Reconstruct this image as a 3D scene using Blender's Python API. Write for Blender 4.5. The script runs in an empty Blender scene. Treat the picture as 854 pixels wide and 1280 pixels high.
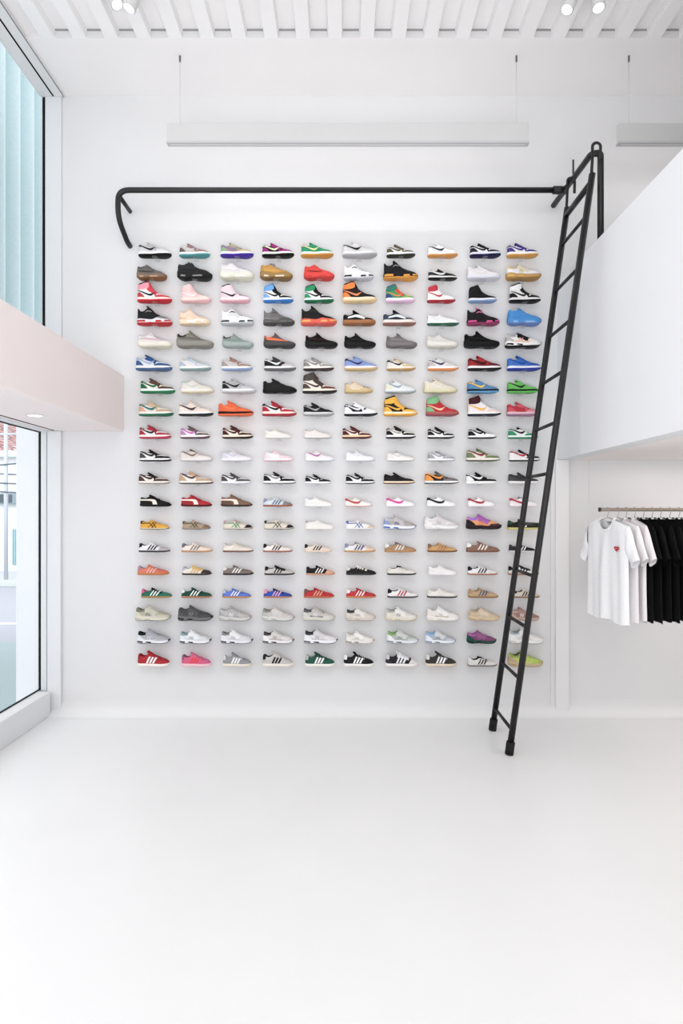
import bpy, bmesh, math, random
from mathutils import Vector, Matrix
random.seed(7)
C = bpy.context.scene.collection
PI = math.pi

# ------------------------------------------------------------------ units
EYE = 1.68            # camera height
D = 4.74              # distance to the display wall
F = 711.0             # focal length in pixels of the 854x1280 frame
PM = F / D            # pixels per metre on the display wall

def col3(h):
    if len(h) == 3:
        h = ''.join(c * 2 for c in h)
    v = [int(h[i:i + 2], 16) / 255 for i in (0, 2, 4)]
    return tuple((c / 12.92 if c <= .04045 else ((c + .055) / 1.055) ** 2.4) for c in v)

# ------------------------------------------------------------------ materials
MC = {}
def mat(h, kind='leather', rough=None):
    key = (h, kind, rough)
    if key in MC:
        return MC[key]
    m = bpy.data.materials.new(kind + '_' + h)
    m.use_nodes = True
    nt = m.node_tree
    b = nt.nodes['Principled BSDF']
    c = col3(h)
    if kind in ('leather', 'knit', 'rubber', 'lace', 'cloth'):
        lum = .3 * c[0] + .55 * c[1] + .15 * c[2]
        g_ = .62 if lum < .03 else 1
        c = tuple((lum + .88 * (v - lum)) * g_ for v in c)
    R = {'leather': .55, 'knit': .9, 'rubber': .6, 'cloth': .95, 'paint': .85, 'metal': .4, 'lace': .9, 'plastic': .4}.get(kind, .7)
    b.inputs['Roughness'].default_value = rough if rough is not None else R
    tc = nt.nodes.new('ShaderNodeTexCoord')
    nz = nt.nodes.new('ShaderNodeTexNoise')
    sc = {'leather': 60, 'knit': 260, 'rubber': 90, 'cloth': 150, 'paint': 2.5, 'metal': 20, 'lace': 200}.get(kind, 50)
    nz.inputs['Scale'].default_value = sc
    nz.inputs['Detail'].default_value = 3
    nt.links.new(tc.outputs['Object'], nz.inputs['Vector'])
    rp = nt.nodes.new('ShaderNodeValToRGB')
    a = {'leather': .06, 'knit': .22, 'rubber': .05, 'cloth': .05, 'paint': .012, 'metal': .06, 'lace': .1}.get(kind, .04)
    rp.color_ramp.elements[0].position = .3
    rp.color_ramp.elements[1].position = .7
    rp.color_ramp.elements[0].color = tuple(x * (1 - a) for x in c) + (1,)
    rp.color_ramp.elements[1].color = tuple(min(1, x * (1 + a * .6)) for x in c) + (1,)
    nt.links.new(nz.outputs['Fac'], rp.inputs['Fac'])
    nt.links.new(rp.outputs['Color'], b.inputs['Base Color'])
    if kind in ('knit', 'cloth', 'lace'):
        bp = nt.nodes.new('ShaderNodeBump')
        bp.inputs['Strength'].default_value = .25
        bp.inputs['Distance'].default_value = .001
        nt.links.new(nz.outputs['Fac'], bp.inputs['Height'])
        nt.links.new(bp.outputs['Normal'], b.inputs['Normal'])
        b.inputs['Specular IOR Level'].default_value = .2
    if kind in ('leather', 'rubber'):
        b.inputs['Specular IOR Level'].default_value = .22
    if kind == 'paint':
        b.inputs['Specular IOR Level'].default_value = .15
    MC[key] = m
    return m

def clear_mat(name, tint, alpha):
    m = bpy.data.materials.new(name)
    m.use_nodes = True
    nt = m.node_tree
    b = nt.nodes['Principled BSDF']
    out = nt.nodes['Material Output']
    b.inputs['Base Color'].default_value = tint + (1,)
    b.inputs['Roughness'].default_value = .08
    t = nt.nodes.new('ShaderNodeBsdfTransparent')
    mx = nt.nodes.new('ShaderNodeMixShader')
    mx.inputs['Fac'].default_value = alpha
    nt.links.new(t.outputs[0], mx.inputs[1])
    nt.links.new(b.outputs[0], mx.inputs[2])
    nt.links.new(mx.outputs[0], out.inputs['Surface'])
    return m

def emit_mat(name, c, s):
    m = bpy.data.materials.new(name)
    m.use_nodes = True
    b = m.node_tree.nodes['Principled BSDF']
    b.inputs['Base Color'].default_value = c + (1,)
    b.inputs['Emission Color'].default_value = c + (1,)
    b.inputs['Emission Strength'].default_value = s
    return m

# ------------------------------------------------------------------ object helpers
def link(o, parent=None):
    C.objects.link(o)
    if parent is not None:
        o.parent = parent
    return o

def empty(name, loc, label, cat, group=None, rz=0):
    o = bpy.data.objects.new(name, None)
    o.empty_display_size = .05
    o.location = loc
    o.rotation_euler = (0, 0, rz)
    o['label'] = label
    o['category'] = cat
    if group:
        o['group'] = group
    return link(o)

def tag(o, label, cat, group=None, kind=None):
    o['label'] = label
    o['category'] = cat
    if group:
        o['group'] = group
    if kind:
        o['kind'] = kind
    return o

def mesh_from(name, V, Fc, smooth=True):
    me = bpy.data.meshes.new(name)
    me.from_pydata([tuple(v) for v in V], [], Fc)
    me.validate()
    bm = bmesh.new(); bm.from_mesh(me)
    bmesh.ops.remove_doubles(bm, verts=bm.verts, dist=1e-5)
    bmesh.ops.recalc_face_normals(bm, faces=bm.faces)
    bm.to_mesh(me); bm.free()
    if smooth:
        for p in me.polygons:
            p.use_smooth = True
    return me

class MB:
    def __init__(s):
        s.V = []; s.F = []
    def add(s, V, Fc):
        n = len(s.V)
        s.V += [tuple(v) for v in V]
        s.F += [tuple(i + n for i in f) for f in Fc]
    def box(s, x0, x1, y0, y1, z0, z1):
        s.add([(x0, y0, z0), (x1, y0, z0), (x1, y1, z0), (x0, y1, z0), (x0, y0, z1), (x1, y0, z1), (x1, y1, z1), (x0, y1, z1)],
              [(0, 3, 2, 1), (4, 5, 6, 7), (0, 1, 5, 4), (1, 2, 6, 5), (2, 3, 7, 6), (3, 0, 4, 7)])
        return s
    def tube(s, pts, r, n=12, closed=False, caps=True, flat=None):
        pts = [Vector(p) for p in pts]
        m = len(pts)
        V = []; Fc = []
        up = None
        for i, p in enumerate(pts):
            if closed:
                t = pts[(i + 1) % m] - pts[i - 1]
            else:
                t = pts[min(i + 1, m - 1)] - pts[max(i - 1, 0)]
            t.normalize()
            if up is None:
                up = Vector((0, 0, 1)) if abs(t.z) < .9 else Vector((0, 1, 0))
            a = up - t * up.dot(t)
            if a.length < 1e-4:
                a = t.orthogonal()
            a.normalize()
            up = a
            b = t.cross(a)
            ra = r; rb = r * (flat or 1)
            for k in range(n):
                an = 2 * PI * k / n
                V.append(p + a * math.cos(an) * ra + b * math.sin(an) * rb)
        rng = m if closed else m - 1
        for i in range(rng):
            j = (i + 1) % m
            for k in range(n):
                k2 = (k + 1) % n
                Fc.append((i * n + k, i * n + k2, j * n + k2, j * n + k))
        if caps and not closed:
            Fc.append(tuple(range(n)))
            Fc.append(tuple((m - 1) * n + k for k in range(n)))
        s.add(V, Fc)
        return s
    def grid(s, rows):
        m = len(rows); n = len(rows[0])
        V = [v for r in rows for v in r]
        Fc = []
        for i in range(m - 1):
            for j in range(n - 1):
                Fc.append((i * n + j, i * n + j + 1, (i + 1) * n + j + 1, (i + 1) * n + j))
        s.add(V, Fc)
        return s
    def obj(s, name, m, parent=None, smooth=True, bevel=0, loc=None):
        me = mesh_from(name, s.V, s.F, smooth)
        o = bpy.data.objects.new(name, me)
        if m is not None:
            me.materials.append(m)
        link(o, parent)
        if loc is not None:
            o.location = loc
        if bevel:
            bv = o.modifiers.new('bevel', 'BEVEL'); bv.width = bevel; bv.segments = 2; bv.limit_method = 'ANGLE'
        return o

def struct(o):
    o['kind'] = 'structure'
    return o

def bend(pts, r, n=6):
    """polyline with its inner corners rounded"""
    pts = [Vector(p) for p in pts]
    out = [pts[0]]
    for i in range(1, len(pts) - 1):
        p = pts[i]
        a = (pts[i - 1] - p); b = (pts[i + 1] - p)
        ra = min(r, a.length * .45, b.length * .45)
        a = p + a.normalized() * ra; b = p + b.normalized() * ra
        for k in range(n + 1):
            t = k / n
            out.append(a * (1 - t) ** 2 + p * 2 * t * (1 - t) + b * t * t)
    out.append(pts[-1])
    return out

def smooth_curve(P, n):
    """Catmull-Rom through P, n+1 samples spaced by segment"""
    if len(P) == 2:
        return [(P[0][0] + (P[1][0] - P[0][0]) * k / n, P[0][1] + (P[1][1] - P[0][1]) * k / n) for k in range(n + 1)]
    m = len(P) - 1
    out = []
    for k in range(n + 1):
        t = k / n * m
        i = min(int(t), m - 1); f = t - i
        p0 = P[max(i - 1, 0)]; p1 = P[i]; p2 = P[i + 1]; p3 = P[min(i + 2, m)]
        out.append(tuple(.5 * (2 * p1[c] + (p2[c] - p0[c]) * f + (2 * p0[c] - 5 * p1[c] + 4 * p2[c] - p3[c]) * f * f
                               + (3 * p1[c] - p0[c] - 3 * p2[c] + p3[c]) * f ** 3) for c in (0, 1)))
    return out

def interp(P, x):
    """smooth monotone-x interpolation of (x, value) pairs"""
    if x <= P[0][0]: return P[0][1]
    if x >= P[-1][0]: return P[-1][1]
    for i in range(len(P) - 1):
        if P[i][0] <= x <= P[i + 1][0]:
            x0, y0 = P[i]; x1, y1 = P[i + 1]
            def sl(j):
                if j <= 0 or j >= len(P) - 1:
                    return None
                a = (P[j][1] - P[j - 1][1]) / (P[j][0] - P[j - 1][0])
                b = (P[j + 1][1] - P[j][1]) / (P[j + 1][0] - P[j][0])
                return 0 if a * b <= 0 else 2 * a * b / (a + b)
            h = x1 - x0; d = (y1 - y0) / h
            m0 = sl(i); m1 = sl(i + 1)
            if m0 is None: m0 = d
            if m1 is None: m1 = d
            t = (x - x0) / h
            return ((2 * t ** 3 - 3 * t ** 2 + 1) * y0 + (t ** 3 - 2 * t ** 2 + t) * h * m0
                    + (-2 * t ** 3 + 3 * t ** 2) * y1 + (t ** 3 - t ** 2) * h * m1)

# ------------------------------------------------------------------ the room
white = mat('e8e8e9', 'paint')
white_cool = mat('e9ebed', 'paint')
white_warm = mat('f6f0ee', 'paint')
floor_m = mat('f3f4f4', 'paint', .34)
floor_m.node_tree.nodes['Principled BSDF'].inputs['Specular IOR Level'].default_value = .6
ZC = EYE + 520 / 150          # ceiling height
XL = -2.40                    # inner face of the left window wall
XG = -2.51                    # glass
YB = -4.0                     # how far the room runs back past the camera
XR = 4.6
W2 = D

struct(MB().box(-2.53, XR, YB, D + .3, -.12, 0).obj('floor', floor_m, smooth=False))
struct(MB().box(-2.5, XR, D, D + .2, 0, ZC + .3).obj('wall_back', mat('e6e6e7', 'paint'), smooth=False))
struct(MB().box(XR, XR + .1, YB, D + .3, -.1, ZC + .3).obj('wall_right', white, smooth=False))
# small cove along the foot of the display wall
cv = MB()
rows = []
for k in range(13):
    a = k / 12 * PI / 2
    yy = D - .12 * (1 - math.cos(a)); zz = .12 * (1 - math.sin(a))
    rows.append([(XL, yy - .0005, zz + .0006), (XR, yy - .0005, zz + .0006)])
cv.grid(rows)
cove_m = bpy.data.materials.new('cove_paint'); cove_m.use_nodes = True
_n = cove_m.node_tree; _b = _n.nodes['Principled BSDF']
_t = _n.nodes.new('ShaderNodeTexCoord'); _s = _n.nodes.new('ShaderNodeSeparateXYZ'); _r = _n.nodes.new('ShaderNodeMapRange'); _c = _n.nodes.new('ShaderNodeValToRGB')
_r.inputs['From Min'].default_value = 0; _r.inputs['From Max'].default_value = .12
_c.color_ramp.elements[0].color = col3('f3f4f4') + (1,); _c.color_ramp.elements[1].color = col3('e6e6e7') + (1,)
_c.color_ramp.elements[1].position = .6
_n.links.new(_t.outputs['Object'], _s.inputs[0]); _n.links.new(_s.outputs['Z'], _r.inputs['Value']); _n.links.new(_r.outputs[0], _c.inputs['Fac'])
_n.links.new(_c.outputs['Color'], _b.inputs['Base Color'])
_b.inputs['Roughness'].default_value = .5; _b.inputs['Specular IOR Level'].default_value = .35
struct(cv.obj('baseboard_back', cove_m))
# ceiling: flat band next to the wall, ribbed deck in front of it
struct(MB().box(-2.5, XR, D * .878, D + .3, ZC, ZC + .12).obj('ceiling', mat('f7f5f5', 'paint'), smooth=False))
rb = MB()
pitch = 39.9 * .878 / 150 * 150 / PM
x = -1.395 - pitch * 5
prof = []
while x < XR:
    wv = .126
    prof += [(x - .005, ZC + .001), (x + .005, ZC + .062), (x + wv - .005, ZC + .062), (x + wv + .005, ZC + .001)]
    x += pitch
prof = [p for p in prof if p[0] > XL + .13]
prof = [(XL + .04, ZC + .001)] + prof + [(XR, ZC + .001)]
rb.grid([[(px, YB, pz) for px, pz in prof], [(px, D * .878, pz) for px, pz in prof]])
struct(rb.obj('ceiling_ribbed_deck', mat('f8f7f7', 'paint'), smooth=False)).name = 'ceiling'
ef = MB(); ed_ = MB()
for i_ in range(0, len(prof) - 1):
    if prof[i_][1] > ZC + .05 and prof[i_ + 1][1] > ZC + .05:
        a_, b_ = prof[i_][0], prof[i_ + 1][0]
        ef.box(a_ - .004, b_ + .004, D * .878 - .003, D * .878 + .001, ZC + .001, ZC + .05)
        ed_.box(a_ - .002, b_ + .002, D * .878 - .008, D * .878 + .001, ZC + .05, ZC + .0615)
deck = bpy.data.objects['ceiling.001']
ef.obj('closure_strip', mat('e2e2e3', 'paint'), deck, smooth=False)
ed_.obj('shadow_gap', mat('a0a0a2', 'paint'), deck, smooth=False)
# left wall: sill, posts, header, glass
sill = struct(MB().box(XL - .13, XL, YB, D * .99, 0, .2).obj('wall_left', white_cool, smooth=False, bevel=.006))
struct(MB().box(-2.44, -2.328, D - .03, D - .0, 0, EYE + 101 / PM - .001).obj('trim_1', white_cool, smooth=False, bevel=.006))
struct(MB().box(-2.462, -2.328, D - .02, D - .0, EYE + 101 / PM + .48, ZC - .001).obj('trim_2', white_cool, smooth=False, bevel=.006))
# ceiling edge trim along the window with dark track slots
tr = struct(MB().box(-2.5, -2.302, YB, D - .022, ZC - .022, ZC - .001).obj('trim_3', white, smooth=False, bevel=.003))
MB().box(-2.393, -2.381, YB, D - .03, ZC - .025, ZC - .0215).obj('shadow_gap', mat('1a1a1c', 'paint'), tr, smooth=False)
MB().box(-2.307, -2.2995, YB, D - .024, ZC - .024, ZC - .0215).obj('shadow_gap', mat('8a8a8c', 'paint'), tr, smooth=False)

zb0 = EYE + 101 / PM; zb1 = EYE + 170.5 / PM
beam = struct(MB().box(XG - .02, -1.815, YB, D - .001, zb0, zb1).obj('wall_left_ledge', mat('f8eeec', 'paint'), smooth=False, bevel=.004))
beam.name = 'trim_4'
MB().box(XL + .022, XL + .034, YB, D - .05, zb0 - .003, zb0 + .002).obj('shadow_gap', mat('222426', 'paint'), beam, smooth=False)

glass = clear_mat('window_glass', (.93, .98, 1), .03)
def window(name, z0, z1, black, xg, fr):
    w = bpy.data.objects.new(name, None); w.location = (xg, 2, z0); link(w); w['kind'] = 'structure'
    ye = D - .002
    off = lambda mb: [(v[0] - xg, v[1] - 2, v[2] - z0) for v in mb.V]
    a = MB().box(xg - .003, xg + .003, YB, ye - .02, z0, z1); a.V = off(a); a.obj('pane', glass, w, smooth=False)
    a = MB().box(xg - .004, xg + (.014 if fr else .022), ye - .012, ye, z0, z1).box(xg - .006, xg + .006, YB, ye - .01, z0, z0 + .009)
    if fr: a.box(xg - .006, xg + .006, YB, ye - .01, z1 - .012, z1 - .004)
    a.V = off(a); a.obj('window_seal', mat(black, 'rubber'), w, smooth=False)
    a = MB().box(xg + (.014 if fr else .022), xg + .045, ye - .012, ye, z0, z1)
    if fr: a.box(xg + .006, XL - .03, YB, ye, z1 - .004, z1).box(xg + .05, xg + .062, ye - .02, ye, z0, z1)
    a.V = off(a); a.obj('window_frame', white_cool, w, smooth=False)
    return w
window('window_1', .2, zb0 - .001, '0f1518', -2.512, True)
window('window_2', zb1, ZC - .022, '0c1114', -2.482, False)

# mezzanine on the right
XM = 270 / PM
zm0 = EYE + 65 / PM; zm1 = EYE + 287 / PM
mz = struct(MB().box(XM + .002, XM + .13, YB, D - .001, zm0, zm1).obj('wall_right_parapet', white_cool, smooth=False, bevel=.003))
mz.name = 'wall_mezzanine'
struct(MB().box(XM - .003, XM + .002, YB, D * .903, zm0, zm1).obj('trim_5', mat('f2f3f5', 'paint'), smooth=False))
struct(MB().box(XM + .13, XR, YB, D - .001, zm0, zm0 + .25).obj('ceiling_mezzanine', white_warm, smooth=False)).name = 'ceiling'
# pilaster under its edge
struct(MB().box(1.775, 1.885, D - .035, D, 0, zm0 - .001).obj('trim_6', mat('ecebeb', 'paint'), smooth=False, bevel=.004))
struct(MB().box(1.74, 1.775, D - .012, D, 0, zm0 - .001).obj('trim_7', mat('e9e8e8', 'paint'), smooth=False, bevel=.003))
struct(MB().box(2.06, 2.064, D - .003, D, EYE + .06, zm0 - .001).obj('trim_8', mat('e2dcda', 'paint'), smooth=False))

# ------------------------------------------------------------------ outside, seen through the glass
struct(MB().box(-30, XL - .3, -3, 60, -.2, -.1).obj('ground', mat('b4b8c2', 'paint'), smooth=False))
o = MB().box(-12, XL - .33, 4.9, 7.6, -.098, -.06).obj('pavement', mat('a9bcc0', 'paint'), smooth=False, bevel=.01); struct(o)
o = MB().box(-14, -3, 13.5, 15.8, -.098, 0.02).obj('pavement', mat('cfd6d8', 'paint'), smooth=False, bevel=.01); struct(o)
tag(MB().box(-12, -3, 9.0, 9.12, -.099, -.092).obj('road_marking', mat('ffffff', 'paint'), smooth=False), 'white line painted along the road outside the lower window', 'road marking')
MB_ = MB()
rows = []
struct(MB().box(-2.715, -2.53, 4.745, 4.85, -.1, zb1).obj('wall_outside_return', mat('f6fbff', 'paint'), smooth=False)).name = 'wall_outer'
cl = MB(); rws = []
n = 320
for k in range(n + 1):
    yy = 3.6 + 3.4 * k / n
    ph = (yy * 1 / .235) * 2 * PI
    rws.append([(-3.02 + .085 * math.sin(ph) + .02 * math.sin(ph * 2 + 1), yy, 2.85), (-3.02 + .085 * math.sin(ph) + .02 * math.sin(ph * 2 + 1), yy, 7.4)])
cl.grid(rws)
cm = mat('d2e6ea', 'plastic', .25)
o = cl.obj('corrugated_cladding', cm)
tag(o, 'pale teal corrugated cladding standing outside the upper window', 'cladding')
# house across the street
hs = empty('house', (-9.6, 17, 0), 'white house with red tiled roof across the street outside lower window', 'building')
def rel(mb, base):
    mb.V = [(v[0] - base[0], v[1] - base[1], v[2] - base[2]) for v in mb.V]
    return mb
HB = (-9.6, 17, 0)
rel(MB().box(-16, -6, 16, 21, 0, 3.35), HB).obj('wall', mat('fbfdff', 'paint'), hs, smooth=False)
rf = MB(); rws = []
for k in range(61):
    xx = -16.5 + 11 * k / 60
    zz = .05 * math.sin(k * 2.1)
    rws.append([(xx, 15.6, 3.3 + zz), (xx, 18.6, 5.1 + zz), (xx, 21.4, 3.3 + zz)])
rf.grid(rws)
rm = bpy.data.materials.new('roof_tiles'); rm.use_nodes = True
nt = rm.node_tree; bk = nt.nodes.new('ShaderNodeTexBrick'); tcn = nt.nodes.new('ShaderNodeTexCoord')
bk.inputs['Scale'].default_value = 2.2; bk.inputs['Color1'].default_value = col3('f3d0c8') + (1,); bk.inputs['Color2'].default_value = col3('d9988e') + (1,)
bk.inputs['Mortar'].default_value = col3('8a6a74') + (1,); bk.inputs['Mortar Size'].default_value = .06
nt.links.new(tcn.outputs['Object'], bk.inputs['Vector']); nt.links.new(bk.outputs['Color'], nt.nodes['Principled BSDF'].inputs['Base Color'])
rel(rf, HB).obj('roof', rm, hs)
rel(MB().box(-16.2, -5.8, 15.55, 15.75, 3.2, 3.36), HB).obj('gutter', mat('d5e4e8', 'paint'), hs, smooth=False)
g = rel(MB().box(-9.24, -8.7, 15.96, 16.02, .2, 1.2), HB).obj('window', mat('8fb8c0', 'plastic'), hs, smooth=False)
gb = MB()
for k in range(9):
    gb.box(-9.23 + k * .06, -9.215 + k * .06, 15.93, 15.96, .2, 1.2)
rel(gb, HB).obj('grille', mat('c9e2e6', 'metal'), g, smooth=False)
ac = empty('air_conditioner', (-9.3, 15.85, 1.9), 'small grey air conditioner box on the white house across the street', 'air conditioner')
MB().box(-.35, .35, -.15, .14, 0, .3).obj('housing', mat('8fa3ad', 'metal'), ac, smooth=False, bevel=.02)
MB().box(-.2, .2, -.17, -.15, .04, .26).obj('fan_grille', mat('4b5c64', 'metal'), ac, smooth=False)
for i, (ya, za, yb_, zb_) in enumerate([(9, 2.72, 13, 3.3), (9, 2.34, 13, 2.2), (9, 2.55, 13, 2.42), (9, 2.8, 13, 2.62)]):
    pts = []
    for k in range(13):
        t = k / 12
        pts.append((-10.5 + 5.5 * t, (14.055 if i == 3 else 13.945), za + (zb_ - za) * t - .12 * math.sin(PI * t)))
    o = MB().tube(pts, .018, 6).obj('power_cable', mat('5a6a74', 'rubber'))
    tag(o, ['thin dark cable sagging in front of red roof outside lower window', 'lowest sagging cable across the street outside lower window',
            'cable just above the lowest one outside lower window', 'highest nearly level cable below the roof gutter outside lower window'][i], 'cable', 'overhead cables in the street')
pl = MB().tube([(-8.26, 14, -.0), (-8.26, 14, 4.6)], .05, 8).tube([(-8.5, 14, 3.6), (-8.0, 14, 3.6)], .03, 6)
tag(pl.obj('utility_pole', mat('c4c9d2', 'paint')), 'thin pale grey utility pole in front of red roof across the street', 'pole')

# ------------------------------------------------------------------ ceiling lamps
white_metal = mat('d4d4d4', 'paint', .5)
def linear_lamp(x0, x1, label, wires):
    s = .912
    y = D * s
    z0 = EYE + 418.7 / PM; z1 = EYE + 441.5 / PM
    e = empty('linear_pendant_lamp', ((x0 + x1) / 2, y, z0), label, 'lamp', 'white linear pendant lamps')
    L = (x1 - x0) / 2
    MB().box(-L, L, -.02, .02, .012, z1 - z0).obj('lamp_body', white_metal, e, smooth=False, bevel=.003)
    MB().box(-L - .004, L + .004, -.023, .023, .0, .014).obj('lower_rim', mat('c8c8ca', 'paint'), e, smooth=False)
    MB().box(-L + .02, L - .02, -.008, .008, -.002, -.0005).obj('diffuser', emit_mat('led_strip', (.7, .7, .7), .05), e, smooth=False)
    for wx in wires:
        wx -= (x0 + x1) / 2
        w = MB().tube([(wx, 0, z1 - z0), (wx, 0, ZC - z0 - .03)], .0022, 6).obj('suspension_wire', mat('dcdcdc', 'paint'), e)
        MB().tube([(wx, 0, ZC - z0 - .045), (wx, 0, ZC - z0 - .001)], .007, 8).obj('ceiling_gripper', mat('6a6a6a', 'paint'), w)
    ld = bpy.data.lights.new('linear_led', 'AREA'); ld.shape = 'RECTANGLE'; ld.size = x1 - x0 - .1; ld.size_y = .05; ld.energy = 1.35; ld.color = (1, .96, .93)
    lo = bpy.data.objects.new('linear_led', ld); lo.location = ((x0 + x1) / 2, y + .03, z0 + .03); lo.rotation_euler = (math.radians(102), 0, 0); link(lo)
    ld = bpy.data.lights.new('linear_downlight', 'AREA'); ld.shape = 'RECTANGLE'; ld.size = x1 - x0 - .1; ld.size_y = .03; ld.energy = 3; ld.color = (1, .985, .97)
    lo = bpy.data.objects.new('linear_downlight', ld); lo.location = ((x0 + x1) / 2, y, z0 - .006); link(lo)
linear_lamp(-1.32, 1.417, 'long white linear lamp hanging above the black rail', (-1.228, 1.33))
linear_lamp(2.10, 4.3, 'white linear lamp cut off by right frame edge above mezzanine', (2.185, 4.1))

def spot(px, py, tilt, yaw, label):
    s = .79
    X = (px - 427) * s / PM; Y = D * s; Z = EYE + (640 - py) * s / PM
    e = empty('ceiling_spotlight', (X, Y, ZC), label, 'spotlight', 'white cylinder ceiling spotlights')
    MB().box(-.03, .03, -.06, .06, -.02, 0).obj('mount', white_metal, e, smooth=False, bevel=.004)
    hgt = ZC - Z
    MB().tube([(0, 0, -.02), (0, 0, -hgt + .1)], .008, 8).obj('stem', white_metal, e)
    R = Matrix.Rotation(yaw, 4, 'Z') @ Matrix.Rotation(tilt, 4, 'Y')
    def cyl(mb, p, r, n=20):
        a = MB().tube([(0, 0, q) for q in p], r, n)
        mb.add([R @ Vector(v) + Vector((0, 0, -hgt + .075)) for v in a.V], a.F)
    m = MB(); cyl(m, (.07, -.07), .042); m.obj('barrel', white_metal, e)
    m = MB(); cyl(m, (-.0705, -.074), .034); m.obj('lens', emit_mat('spot_lens', (1, 1, 1), 2.2), e)
spot(140, 8, .5, PI, 'leftmost white cylinder spotlight under the ribbed ceiling, top left')
spot(166, 12, -.35, PI, 'second white cylinder spotlight from left, under ribbed ceiling')
spot(714, 14, .4, 0, 'angled white cylinder spotlight left of its twin, top right')
spot(748, 12, .1, PI / 2, 'downward white cylinder spotlight at top right with round lens')
dl = empty('recessed_downlight', (-2.13, 3.95, zb0), 'round recessed downlight in the underside of the left ledge', 'downlight')
MB().tube([(0, 0, -.004), (0, 0, -.0005)], .045, 24).obj('lens', emit_mat('downlight_lens', (1, 1, 1), 3), dl, smooth=False)
ring = MB().tube([(math.cos(a) * .05, math.sin(a) * .05, -.003) for a in [k * 2 * PI / 24 for k in range(24)]], .003, 6, closed=True).obj('trim_ring', white_metal, dl)
dl = empty('recessed_downlight', (2.62, 4.2, zm0), 'round recessed downlight under the mezzanine at right frame edge', 'downlight')
MB().tube([(0, 0, -.004), (0, 0, -.0005)], .05, 24).obj('lens', emit_mat('downlight_warm', (1, .9, .8), 3), dl, smooth=False)
MB().tube([(math.cos(a) * .055, math.sin(a) * .055, -.003) for a in [k * 2 * PI / 24 for k in range(24)]], .003, 6, closed=True).obj('trim_ring', white_metal, dl)

# ------------------------------------------------------------------ black rails and ladder
black = mat('101012', 'metal', .45)
def P(px, py, s):
    return Vector(((px - 427) * s / PM, D * s, EYE + (640 - py) * s / PM))
ZR = EYE + 383 / PM
yr = D * .952
xl = -266 / PM
rail = empty('wall_rail', (0, yr, ZR), 'long black tubular rail running above the sneakers', 'rail')
off = Vector((0, yr, ZR))
xr_ = 264 / PM
pts = bend([(xr_, yr, ZR), (xl, yr, ZR), (xl, yr, ZR - .22), (xl + .01, D - .06, ZR - .33), (xl + .012, D - .001, ZR - .34)], .085)
MB().tube([Vector(p) - off for p in pts], .021, 14).obj('rail_tube', black, rail)
MB().tube([Vector(p) - off for p in [(xl + .012, yr + .005, ZR - .05), (xl + .012, D - .001, ZR - .05)]], .017, 12).obj('wall_bracket', black, rail)
MB().tube([Vector(p) - off for p in [(252 / PM, yr, ZR), (268 / PM, yr, ZR)]], .03, 14).obj('sleeve', black, rail)
xs = 273 / PM
yd = D * .846
sr = empty('ladder_rail', (xs, D, ZR), 'black rail reaching out from wall and bending down behind mezzanine edge', 'rail')
off = Vector((xs, D, ZR))
XP = XM + .027
XD = 265 / PM
pts = bend([(XD, D - .001, ZR), (XD, yd + .01, ZR - .022), (XP, yd, ZR - .022), (XP, yd, zm1)], .05)
MB().tube([Vector(p) - off for p in pts], .022, 14).obj('rail_tube', black, sr)
MB().tube([Vector((XP, yd, zm1 + .006)) - off, Vector((XP, yd, zm1 + .0)) - off], .025, 16).obj('foot_plate', black, sr)

# ladder: two rails leaning sideways, rungs running away from the camera
lad = empty('ladder', (174 / PM, D * .877, 0), 'tall black metal ladder leaning from floor up to the rail', 'ladder')
off = Vector((174 / PM, D * .877, 0))
yF = D * .831; yK = D * .923
foot = Vector((174 / PM, 0, 0)); top = Vector((260.5 / PM, 0, EYE + 351 / PM))
def on(t, y):
    p = foot.lerp(top, t); p.y = y; return p
for y in (yF, yK):
    a = on(0.012, y); b = on(1, y)
    lr = MB().tube([a - off, b - off], .0225, 12).obj('side_rail', black, lad)
    MB().tube([on(.001, y) - off, on(.022, y) - off], .030, 12).obj('rubber_foot', mat('222224', 'rubber'), lr)
ztot = top.z
for i in range(11):
    yy = 307 + 57.9 * i
    z = EYE + (640 - yy) * .923 / PM
    t = z / ztot
    MB().tube([on(t, yF) - off, on(t, yK) - off], .0125, 10).obj('rung', black, lad)
MB().tube([on(.985, yF) - off, on(.985, yK) - off], .021, 12).obj('top_bar', black, lad)
for y in (yF + .0, yK - .0):
    b = on(.985, y)
    kk = (D - y) / (D - yd); dxr = XD; zr2 = ZR - .022 * kk
    hp = [b + Vector((.0, 0, 0)), Vector((dxr - .028, y, zr2 - .06)), Vector((dxr - .028, y, zr2))]
    for k in range(1, 8):
        a = PI - PI * k / 8
        hp.append(Vector((dxr + .028 * math.cos(a), y, zr2 + .028 * math.sin(a))))
    hp += [Vector((dxr + .028, y, zr2)), Vector((dxr + .025, y, zr2 - .09))]
    MB().tube([q - off for q in hp], .0045, 8, flat=2.4).obj('hook', black, lad)
MB().tube([Vector((XD, yK - .04, ZR - .01)) - off, Vector((XD, yK - .04, ZR + .13)) - off], .007, 8).obj('stop_pin', black, sr).location = off - Vector((xs, D, ZR))

# ------------------------------------------------------------------ sneakers
PLAN = [(0, 0), (.012, .34), (.045, .6), (.11, .76), (.25, .79), (.4, .77), (.55, .86), (.7, 1), (.8, .98), (.89, .82), (.95, .58), (.985, .3), (1, 0)]
def stations(n):
    return [.5 - .5 * math.cos(PI * k / n) * (1 - .12 * math.sin(PI * k / n) ** 2) for k in range(n + 1)]

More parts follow.
